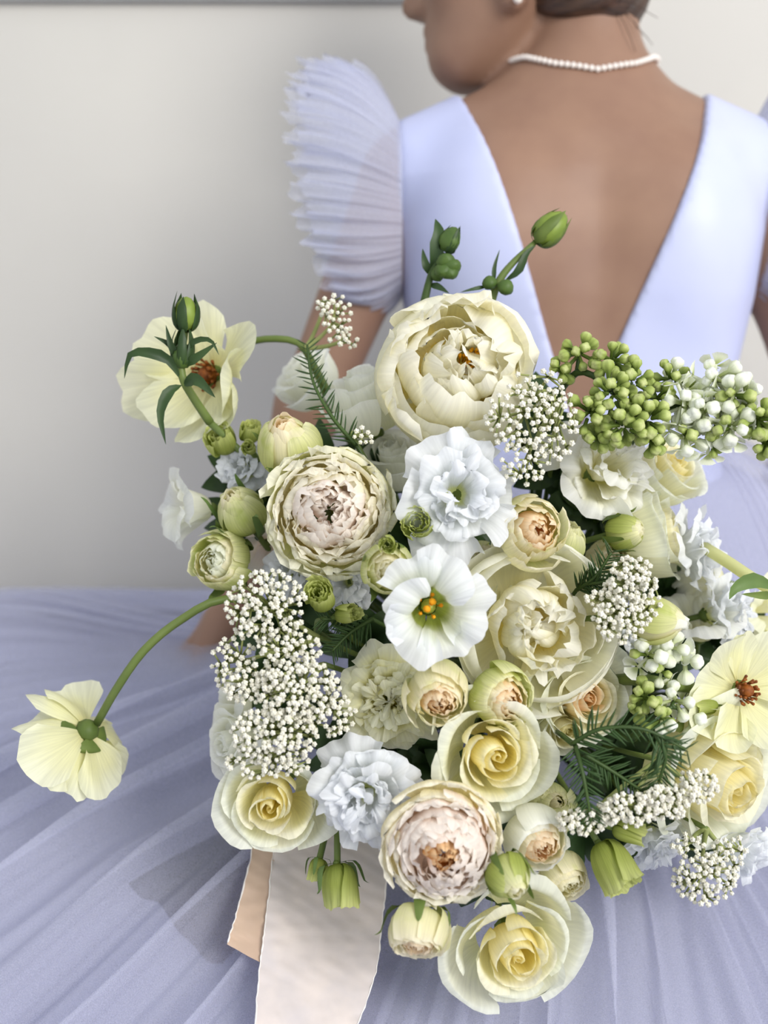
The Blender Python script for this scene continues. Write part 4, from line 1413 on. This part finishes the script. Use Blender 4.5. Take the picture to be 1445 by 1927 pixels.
rice('tall white rice flower sprig standing up beside the needle leaves', [(635, 600, 30, 45, 0.76, 30, 0.006), (655, 640, 18, 18, 0.757, 10, 0.004), (612, 575, 16, 20, 0.765, 8, 0.004)], (575, 655, 0.78), 8)
rice('tiny tuft of rice flower between the white rose and the garden rose', [(685, 820, 20, 16, 0.705, 9, 0.004)], (660, 815, 0.73), 9)


# lilac -------------------------------------------------------------
def lilac_bud_mesh(name, mat, L=0.0135, r=0.0038, lob=0.36):
    prof = np.array([(0.0, 0.0), (0.0011, 0.0005), (0.0012, L * 0.45), (r * 0.70, L * 0.60), (r, L * 0.78), (r * 0.84, L * 0.95), (r * 0.42, L * 1.03), (0.0, L * 0.99)])
    return grid_mesh(name, lathe_pts(prof, 24, 4, lob * 0.7), mat)


def floret_meshes():
    pts = petal(0, math.radians(40), [(0.0012, 0), (0.0050, 0.001), (0.0095, 0.0045), (0.0108, 0.0030)], np.random.default_rng(2), nu=6, nv=5, tip=0.3, wob=0.0, spiral=0.0, wbase=0.7)
    tube = lathe_pts(np.array([(0.0, -0.011), (0.0011, -0.0105), (0.0013, 0.0), (0.0, 0.0012)]), 7)
    return grid_mesh('petal', pts, M['lilacwhite']), grid_mesh('flower_tube', tube, M['lilacwhite'])


LG = [lilac_bud_mesh('bud', M['lilacbud']), lilac_bud_mesh('bud', M['lilacbud'], 0.0115, 0.0031)]
LWb = [lilac_bud_mesh('bud', M['lilacwhite'], 0.015, 0.0046, 0.32), lilac_bud_mesh('bud', M['lilacwhite'], 0.014, 0.0040, 0.32)]
FLP, FLT = floret_meshes()


def lilac(label, axis_px, clusters, seed):
    """clusters: px, py, depth, n_buds, radius px, white share, florets"""
    R = np.random.default_rng(seed)
    ax = np.array([P(*a) for a in axis_px])
    rp = ax[0]
    root = empty('lilac_panicle', mat4(np.eye(3), rp))
    tag(root, label, 'lilac', 'lilac sprays of the bouquet')
    path = crom(ax - rp, 14)
    put('stem', tube_mesh('stem', path, np.linspace(0.003, 0.0012, 14), M['stem_dark'], 7), root)
    tl = BIND - rp
    put('stem', tube_mesh('stem', bez([(0, 0, 0), tl * 0.5, tl], 7), 0.003, M['stem_dark'], 6), root)
    for (px, py, d, n, rad, ws, nfl) in clusters:
        c = P(px, py, d + 0.010) - rp
        k = int(np.argmin(((path - c) ** 2).sum(1)))
        put('branch', tube_mesh('branch', bez([path[k], (path[k] + c) / 2 + np.array([0, 0.003, 0]), c], 5), np.linspace(0.0016, 0.001, 5), M['stem_dark'], 6), root)
        n = int(round(n * 0.85))
        for i in range(n + nfl):
            t = (i + 0.5) / (n + nfl)
            z = 1 - 1.7 * t
            a = i * GA + R.uniform(-.3, .3)
            q = math.sqrt(max(0, 1 - z * z))
            v = -FWD * z + RGT * q * math.cos(a) + UPV * q * math.sin(a)
            rr_ = rad / FPX * d
            pos = c + v * (rr_ * R.uniform(0.75, 1.15) - 0.0105)
            B = basis(v + R.normal(0, 0.18, 3), R.uniform(0, 6))
            if i >= n:
                fl = put('floret', FLT, root, mat4(B, pos + v * 0.010))
                for j in range(4):
                    cth, sth = math.cos(j * math.pi / 2), math.sin(j * math.pi / 2)
                    put('petal', FLP, fl, mat4(np.array([[cth, -sth, 0], [sth, cth, 0], [0, 0, 1]]), (0, 0, 0)))
            else:
                me = (LWb if R.random() < ws else LG)[int(R.integers(2))]
                put('bud', me, root, mat4(B * R.uniform(0.85, 1.12), pos))
    return root


lilac('drooping green lilac panicle in tight bud at the upper right', [(1035, 760, 0.73), (1090, 700, 0.71), (1160, 740, 0.695), (1220, 800, 0.69)],
      [(1090, 665, 0.70, 12, 34, 0, 0), (1150, 680, 0.69, 16, 40, 0, 0), (1055, 695, 0.70, 8, 26, 0, 0), (1190, 720, 0.68, 18, 46, 0, 0), (1150, 740, 0.675, 22, 46, 0, 0), (1110, 775, 0.675, 16, 38, 0, 0), (1170, 800, 0.672, 22, 44, 0, 0), (1215, 790, 0.675, 20, 42, 0, 0), (1125, 825, 0.68, 10, 30, 0, 0), (1225, 830, 0.68, 12, 30, 0, 0), (1235, 750, 0.685, 12, 32, 0, 0)], 21)
lilac('white and green lilac panicle reaching out to the right edge', [(1215, 770, 0.715), (1290, 765, 0.70), (1370, 770, 0.69), (1470, 820, 0.68)],
      [(1262, 715, 0.69, 14, 36, 0.25, 0), (1285, 760, 0.68, 7, 36, 0.9, 8), (1345, 715, 0.68, 9, 40, 0.75, 6), (1325, 775, 0.675, 6, 36, 0.8, 8), (1290, 820, 0.68, 8, 34, 0.6, 5), (1380, 745, 0.67, 10, 34, 0.4, 4), (1375, 805, 0.672, 9, 34, 0.45, 5), (1405, 735, 0.675, 5, 26, 1.0, 0), (1425, 790, 0.668, 18, 38, 0.0, 0), (1440, 835, 0.67, 14, 32, 0.0, 0), (1340, 835, 0.68, 8, 28, 0.5, 1)], 22)
lilac('small white lilac spray low on the right under the pointed bud', [(1190, 1290, 0.72), (1230, 1255, 0.70), (1265, 1235, 0.69)],
      [(1220, 1232, 0.672, 8, 36, 0.85, 1), (1262, 1218, 0.675, 6, 30, 0.8, 1), (1245, 1262, 0.672, 6, 30, 0.5, 0), (1290, 1245, 0.68, 5, 28, 0.6, 0)], 23)
lilac('small green and white lilac spray between the needle fronds and the butter yellow flower', [(1190, 1390, 0.70), (1225, 1350, 0.69), (1265, 1330, 0.685)],
      [(1215, 1312, 0.672, 9, 30, 0.0, 0), (1245, 1355, 0.668, 7, 30, 0.1, 0), (1270, 1318, 0.68, 7, 34, 1.0, 2), (1195, 1335, 0.675, 5, 24, 0.0, 0), (1300, 1345, 0.69, 6, 34, 0.9, 2)], 24)


# needle fronds -----------------------------------------------------
def needle_mesh():
    path = np.array([(0, 0, 0), (0, 0.0006, 0.30), (0, 0.012, 0.65), (0, 0.05, 1.0)])
    path = np.array([(0, p[1], p[2]) for p in path])
    v, f = tube_vf(crom(path, 5), np.array([0.022, 0.05, 0.052, 0.04, 0.008]), 4)
    return raw_mesh('needle', v, f, M['needle'])


NEEDLE = needle_mesh()


def frond(label, paths, ln_px, seed, spread=0.9, pale=False):
    R = np.random.default_rng(seed)
    rp = P(*paths[0][0])
    root = empty('needle_frond', mat4(np.eye(3), rp))
    tag(root, label, 'foliage', 'needle fronds of the bouquet')
    for pth in paths:
        q = crom(np.array([P(*a) for a in pth]) - rp, 22)
        put('stem', tube_mesh('stem', q, np.linspace(0.0016, 0.0009, 22), M['stem_dark'], 5), root)
        tn = np.gradient(q, axis=0)
        tn /= np.linalg.norm(tn, axis=1)[:, None]
        for i in range(1, 22):
            for s in (-1, 1):
                sd = np.cross(tn[i], -FWD)
                sd /= np.linalg.norm(sd)
                d = tn[i] * R.uniform(0.5, 0.9) + s * sd * spread * R.uniform(0.8, 1.1) + (-FWD) * R.uniform(-0.25, 0.45)
                L = ln_px / FPX * 0.7 * R.uniform(0.75, 1.1) * (1.0 - 0.35 * (i / 22))
                put('needle', NEEDLE, root, mat4(basis(d, R.uniform(0, 6.28)) * L, q[i] + tn[i] * R.uniform(-.001, .001)))
    tl = BIND - rp
    put('stem', tube_mesh('stem', bez([(0, 0, 0), tl * 0.4 + np.array([0, 0.02, 0]), tl], 7), 0.0014, M['stem_dark'], 5), root)
    return root


frond('upright dark needle sprig between the cream bud and the white rose', [[(670, 838, 0.715), (622, 780, 0.72), (588, 715, 0.735), (578, 650, 0.755)]], 48, 31)
frond('dark needle frond arching right below the peach hearted cream rose', [[(1075, 1400, 0.645), (1130, 1372, 0.632), (1210, 1372, 0.628), (1290, 1410, 0.63)], [(1230, 1378, 0.63), (1252, 1420, 0.63), (1240, 1470, 0.635)]], 52, 32)
frond('dark needle frond hanging down beside the dark gap', [[(1082, 1402, 0.645), (1095, 1450, 0.63), (1105, 1500, 0.628), (1112, 1545, 0.63)], [(1100, 1420, 0.64), (1150, 1450, 0.638), (1210, 1490, 0.64)]], 46, 33)
frond('short dark needle sprig between the rice flower and the open white lisianthus', [[(700, 1165, 0.70), (660, 1190, 0.685), (625, 1225, 0.68)], [(690, 1160, 0.70), (650, 1165, 0.69), (605, 1165, 0.685)]], 46, 34)
frond('small needle sprig behind the yellow green bud on the right', [[(1085, 1110, 0.70), (1120, 1085, 0.685), (1150, 1040, 0.68)], [(1090, 1100, 0.70), (1135, 1095, 0.68), (1185, 1080, 0.675)]], 46, 35)


# leaves ------------------------------------------------------------
def leaf_obj(root, rp, pix, width_px, mat, nrm=None, name='leaf', fold=0.25, peak=0.4, n=9):
    pts = np.array([P(*a) for a in pix]) - rp
    w = width_px / 2 / FPX * pix[0][2]
    return put(name, grid_mesh(name, leaf_pts(crom(pts, n), w, nrm if nrm is not None else -FWD, n=n, fold=fold, peak=peak), M[mat]), root)


def bud_body(root, c, axis, r, L, mat, name='bud', lobes=5, lob=0.10):
    prof = np.array([(0, 0), (0.55, 0.04), (0.95, 0.28), (1.0, 0.5), (0.78, 0.76), (0.36, 0.95), (0, 1.0)]) * np.array([r, L])
    return put(name, grid_mesh(name, lathe_pts(prof, 12, lobes, lob), M[mat]), root, mat4(basis(axis), c))


def wrap_sepals(root, c, axis, r, L, n, mat, seed, open_=0.0, name='sepal'):
    R = np.random.default_rng(seed)
    for i in range(n):
        th = i * 2 * math.pi / n + R.uniform(-.2, .2)
        prof = [(0.15 * r, -0.02 * L), (1.15 * r, 0.0), (1.35 * r, 0.5 * L), ((0.75 + open_) * r, 0.95 * L), ((0.5 + 1.6 * open_) * r, L * R.uniform(1.0, 1.2))]
        pts = petal(th, math.radians(40), prof, R, nu=8, nv=5, tip=0.75, tpow=1.2, wob=0.0, spiral=0.0)
        put(name, grid_mesh(name, pts, M[mat]), root, mat4(basis(axis), c))


# (a) dark bud stalk at the upper left
d0 = 0.735
rp = P(395, 795, d0 + 0.01)
r = empty('bud_stalk', mat4(np.eye(3), rp))
tag(r, 'dark green bud stalk with curling leaves standing in front of the upper left ranunculus', 'bud')
q = np.array([P(395, 795, d0 + 0.01), P(365, 750, d0), P(344, 712, d0 - 0.005), P(341, 670, d0 - 0.005), P(348, 620, d0 - 0.005)]) - rp
put('stem', tube_mesh('stem', crom(q, 16), np.linspace(0.0032, 0.0026, 16), M['stem'], 8), r)
up = face_dir3(0.08, 1.0, 0.25)
bud_body(r, P(349, 622, d0 - 0.007) - rp, up, 0.0088, 0.023, 'greenbud')
wrap_sepals(r, P(349, 624, d0 - 0.007) - rp, up, 0.0092, 0.023, 5, 'leaf', 3, 0.12)
wrap_sepals(r, P(343, 690, d0 - 0.006) - rp, face_dir3(0.05, 1, 0.1), 0.0085, 0.024, 5, 'leaf', 5, 0.02, 'bract')
bud_body(r, P(342, 694, d0 - 0.006) - rp, face_dir3(0.05, 1, 0.1), 0.0075, 0.018, 'darkbud', 'calyx')
for pix, w in [([(340, 715, d0 - .006), (318, 678, d0 - .012), (280, 664, d0 - .016), (245, 668, d0 - .016), (234, 712, d0 - .012)], 22), ([(342, 725, d0 - .006), (318, 738, d0 - .012), (302, 780, d0 - .014), (312, 836, d0 - .012)], 22),
               ([(345, 725, d0 - .006), (370, 715, d0 - .016), (405, 748, d0 - .018)], 26), ([(345, 690, d0 - .006), (372, 672, d0 - .016), (408, 645, d0 - .018)], 18), ([(345, 678, d0 - .006), (362, 645, d0 - .014), (395, 640, d0 - .018), (412, 668, d0 - .018)], 12),
               ([(338, 680, d0 - .006), (322, 650, d0 - .014), (312, 612, d0 - .014)], 14), ([(338, 672, d0 - .006), (318, 648, d0 - .010), (290, 633, d0 - .012)], 12)]:
    leaf_obj(r, rp, pix, w, 'leaf', fold=0.35)
put('stem', tube_mesh('stem', bez([(0, 0, 0), (BIND - rp) * 0.5, BIND - rp], 7), 0.0026, M['stem'], 6), r)

# (b) short sprig left above the peony
d0 = 0.765
rp = P(797, 575, d0)
r = empty('bud_sprig', mat4(np.eye(3), rp))
tag(r, 'leafy green sprig with two folded buds above the largest peony, left one', 'bud')
q = np.array([P(797, 575, d0), P(806, 535, d0 - .003), P(816, 505, d0 - .004), P(838, 478, d0 - .004)]) - rp
put('stem', tube_mesh('stem', crom(q, 12), np.linspace(0.0032, 0.0018, 12), M['stem_dark'], 7), r)
leaf_obj(r, rp, [(812, 520, d0), (820, 480, d0 - .006), (826, 440, d0 - .008), (819, 412, d0 - .006)], 30, 'leaf', fold=0.3, peak=0.5)
leaf_obj(r, rp, [(810, 520, d0), (800, 495, d0 - .004), (795, 468, d0 - .002)], 16, 'leaf')
leaf_obj(r, rp, [(806, 535, d0), (825, 540, d0 - .01), (845, 552, d0 - .012)], 14, 'leaf')
bud_body(r, P(838, 475, d0 - .006) - rp, face_dir3(0.35, 0.8, 0.2), 0.0075, 0.019, 'darkbud', lobes=3, lob=0.25)
wrap_sepals(r, P(838, 476, d0 - .006) - rp, face_dir3(0.35, 0.8, 0.2), 0.0078, 0.018, 3, 'leaf', 8, 0.0)
for k, (x, y) in enumerate([(858, 500), (838, 485), (830, 515), (850, 520)]):
    a = P(x, y, d0 - .014) - rp
    c = P(840, 505, d0 - .008) - rp
    bud_body(r, c, a - c + (-FWD) * 0.004, 0.0062, 0.0135, 'darkbud', 'folded_leaf', 2, 0.3)
bud_body(r, P(822, 530, d0 - .006) - rp, face_dir3(0.1, 0.9, 0.3), 0.005, 0.012, 'darkbud', 'small_bud')

# (c) taller sprig with a tulip shaped bud
d0 = 0.765
rp = P(922, 575, d0)
r = empty('bud_sprig', mat4(np.eye(3), rp))
tag(r, 'slender green sprig ending in a bright tulip shaped bud, above the largest peony', 'bud')
q = np.array([P(922, 575, d0), P(938, 530, d0 - .003), P(965, 495, d0 - .004), P(1008, 455, d0 - .004)]) - rp
put('stem', tube_mesh('stem', crom(q, 14), np.linspace(0.0034, 0.0020, 14), M['stem'], 7), r)
bx = face_dir3(0.72, 0.7, 0.15)
bud_body(r, P(1010, 456, d0 - .004) - rp, bx, 0.0105, 0.028, 'greenbud', 'bud', 3, 0.12)
wrap_sepals(r, P(1009, 457, d0 - .004) - rp, bx, 0.0108, 0.025, 4, 'sepal', 12, 0.0)
bud_body(r, P(922, 545, d0 - .006) - rp, face_dir3(-.1, 0.9, 0.3), 0.0055, 0.010, 'darkbud', 'small_bud')
bud_body(r, P(945, 552, d0 - .008) - rp, face_dir3(.4, 0.7, 0.5), 0.0060, 0.011, 'darkbud', 'small_bud')
leaf_obj(r, rp, [(948, 530, d0 - .003), (975, 510, d0 - .008), (990, 478, d0 - .008), (1008, 462, d0 - .006)], 16, 'leaf')
leaf_obj(r, rp, [(930, 540, d0 - .003), (930, 505, d0 - .006), (940, 470, d0 - .006)], 9, 'leaf')
leaf_obj(r, rp, [(922, 538, d0 - .003), (895, 543, d0 - .008), (866, 550, d0 - .008)], 8, 'leaf')

# stems of the three butterfly ranunculus are sketched on the flowers themselves
def long_stem(root, pix, rad, mat='stem'):
    inv = root.matrix_world.inverted()
    q = np.array([np.array(inv @ Vector(P(*a))) for a in pix])
    put('stem', tube_mesh('stem', crom(q, 22), rad, M[mat], 8), root)


for o in [o for o in bpy.data.objects if o.name.startswith('ranunculus')]:
    lb = o['label']
    if 'arching' in lb:
        long_stem(o, [(182, 1362, 0.735), (220, 1295, 0.715), (270, 1225, 0.71), (335, 1170, 0.715), (420, 1128, 0.725), (520, 1150, 0.76), (760, 1260, 0.88)], 0.0029)
    elif 'behind' in lb:
        long_stem(o, [(398, 706, 0.793), (430, 665, 0.805), (455, 650, 0.80), (500, 638, 0.79), (560, 645, 0.785), (590, 690, 0.79), (640, 800, 0.82), (760, 1000, 0.90)], 0.0026)
    else:
        long_stem(o, [(1398, 1303, 0.722), (1335, 1298, 0.722), (1260, 1288, 0.70), (1185, 1278, 0.70), (1100, 1290, 0.80)], 0.0042)

# leaves and stem at the right edge
rp = P(1470, 1125, 0.70)
r = empty('leafy_stem', mat4(np.eye(3), rp))
tag(r, 'pale cut stem with a glossy green leaf at the right edge', 'stem')
put('stem', tube_mesh('stem', crom(np.array([P(1325, 1030, 0.745), P(1370, 1058, 0.725), P(1410, 1085, 0.71), P(1445, 1106, 0.70), P(1490, 1130, 0.70)]) - rp, 8), 0.0042, M['p_rose_out'], 8), r)
leaf_obj(r, rp, [(1465, 1110, 0.69), (1420, 1092, 0.68), (1385, 1105, 0.675), (1372, 1128, 0.675)], 30, 'leaf_mid', fold=0.3)
leaf_obj(r, rp, [(1470, 1120, 0.69), (1430, 1120, 0.68), (1395, 1118, 0.675)], 16, 'sepal', fold=0.3)

# dark leafy stems that fill the bouquet from behind
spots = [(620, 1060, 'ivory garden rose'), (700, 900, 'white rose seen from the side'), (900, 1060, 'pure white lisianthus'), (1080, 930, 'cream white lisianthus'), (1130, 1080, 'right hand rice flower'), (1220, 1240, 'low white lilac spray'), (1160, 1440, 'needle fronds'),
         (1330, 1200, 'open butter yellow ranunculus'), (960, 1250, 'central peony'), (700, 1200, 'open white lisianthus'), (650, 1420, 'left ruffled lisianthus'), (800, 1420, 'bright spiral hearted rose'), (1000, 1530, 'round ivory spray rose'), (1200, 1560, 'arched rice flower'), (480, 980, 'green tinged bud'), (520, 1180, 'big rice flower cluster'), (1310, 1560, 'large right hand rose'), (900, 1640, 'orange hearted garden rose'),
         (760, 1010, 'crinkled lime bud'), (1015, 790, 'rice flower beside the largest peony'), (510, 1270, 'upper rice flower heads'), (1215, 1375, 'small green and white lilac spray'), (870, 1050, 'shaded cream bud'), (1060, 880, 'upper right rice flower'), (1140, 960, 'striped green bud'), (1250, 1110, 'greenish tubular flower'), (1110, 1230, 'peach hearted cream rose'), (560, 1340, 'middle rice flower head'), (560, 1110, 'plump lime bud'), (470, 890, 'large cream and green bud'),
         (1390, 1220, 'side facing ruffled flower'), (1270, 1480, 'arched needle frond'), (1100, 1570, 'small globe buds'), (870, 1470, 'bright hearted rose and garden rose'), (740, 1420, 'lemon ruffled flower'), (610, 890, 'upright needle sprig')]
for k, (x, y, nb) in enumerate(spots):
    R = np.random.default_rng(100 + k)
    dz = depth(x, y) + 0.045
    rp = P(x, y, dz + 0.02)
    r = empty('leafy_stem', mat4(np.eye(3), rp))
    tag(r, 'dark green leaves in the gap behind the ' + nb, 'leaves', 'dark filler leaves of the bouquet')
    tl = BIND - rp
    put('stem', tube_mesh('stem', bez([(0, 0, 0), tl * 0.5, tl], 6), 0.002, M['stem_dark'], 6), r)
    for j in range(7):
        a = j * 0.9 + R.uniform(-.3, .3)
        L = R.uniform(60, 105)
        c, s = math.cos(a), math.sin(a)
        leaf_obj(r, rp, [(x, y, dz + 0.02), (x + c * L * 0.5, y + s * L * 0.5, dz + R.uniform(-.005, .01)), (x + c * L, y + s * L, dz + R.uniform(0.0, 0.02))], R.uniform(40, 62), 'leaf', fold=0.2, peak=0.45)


# silk ribbon on the skirt -----------------------------------------
def silk_mat(name, c1, c2):
    m = solid_mat(name, c1, c2, scale=30, rough=0.38, spec=0.4, bump=0.12, detail=6)
    return m


M['silk'] = silk_mat('blush_silk', (226, 214, 208), (206, 198, 198))
M['silk_tan'] = silk_mat('tan_silk_back', (206, 180, 158), (196, 170, 150))
M['fray'] = solid_mat('frayed_thread', (246, 242, 238), (232, 226, 222), scale=300, rough=0.9)


def ribbon_strip(L, Rr, n, m, amp, seed, off):
    R = np.random.default_rng(seed)
    Lp = crom(np.array(L, float), n)
    Rp = crom(np.array(Rr, float), n)
    pts = np.zeros((n, m, 3))
    ph = R.uniform(0, 6.28, 3)
    for i in range(n):
        for j in range(m):
            t = j / (m - 1)
            jx = R.normal(0, 0.5) if j in (0, m - 1) else 0
            q = Lp[i] * (1 - t) + Rp[i] * t
            p = on_skirt(q[0] + jx, q[1], 0.046)
            p = p + (-FWD) * (off + amp * (math.sin(t * 5 + ph[0] + i * 0.12) + 0.6 * math.sin(t * 9 + i * 0.22 + ph[1])))
            pts[i, j] = p
    return pts


rp = on_skirt(600, 1620, 0.03)
rib = empty('silk_ribbon', mat4(np.eye(3), rp))
tag(rib, 'hand frayed blush silk ribbon trailing from the bouquet over the skirt', 'ribbon')
main = ribbon_strip([(515, 1560), (512, 1640), (500, 1740), (488, 1830), (478, 1960)], [(735, 1560), (728, 1650), (718, 1740), (705, 1830), (660, 1960)], 46, 16, 0.0014, 4, 0.004) - rp
tan = ribbon_strip([(480, 1560), (466, 1640), (446, 1715), (428, 1775)], [(560, 1560), (545, 1640), (520, 1740), (498, 1816)], 30, 8, 0.0008, 6, 0.001) - rp
rm = put('ribbon_tail', grid_mesh('ribbon_tail', main, M['silk']), rib)
rt = put('ribbon_tail', grid_mesh('ribbon_tail', tan, M['silk_tan']), rib)
tag(rt, 'tan underside of the folded ribbon')
for o, g, cols in ((rm, main, (0, -1)), (rt, tan, (0,))):
    for c in cols:
        e = g[:, c] + np.random.default_rng(3).normal(0, 0.00012, g[:, c].shape)
        put('frayed_edge', tube_mesh('frayed_edge', e, np.random.default_rng(5).uniform(0.0003, 0.0007, len(e)), M['fray'], 5), o)
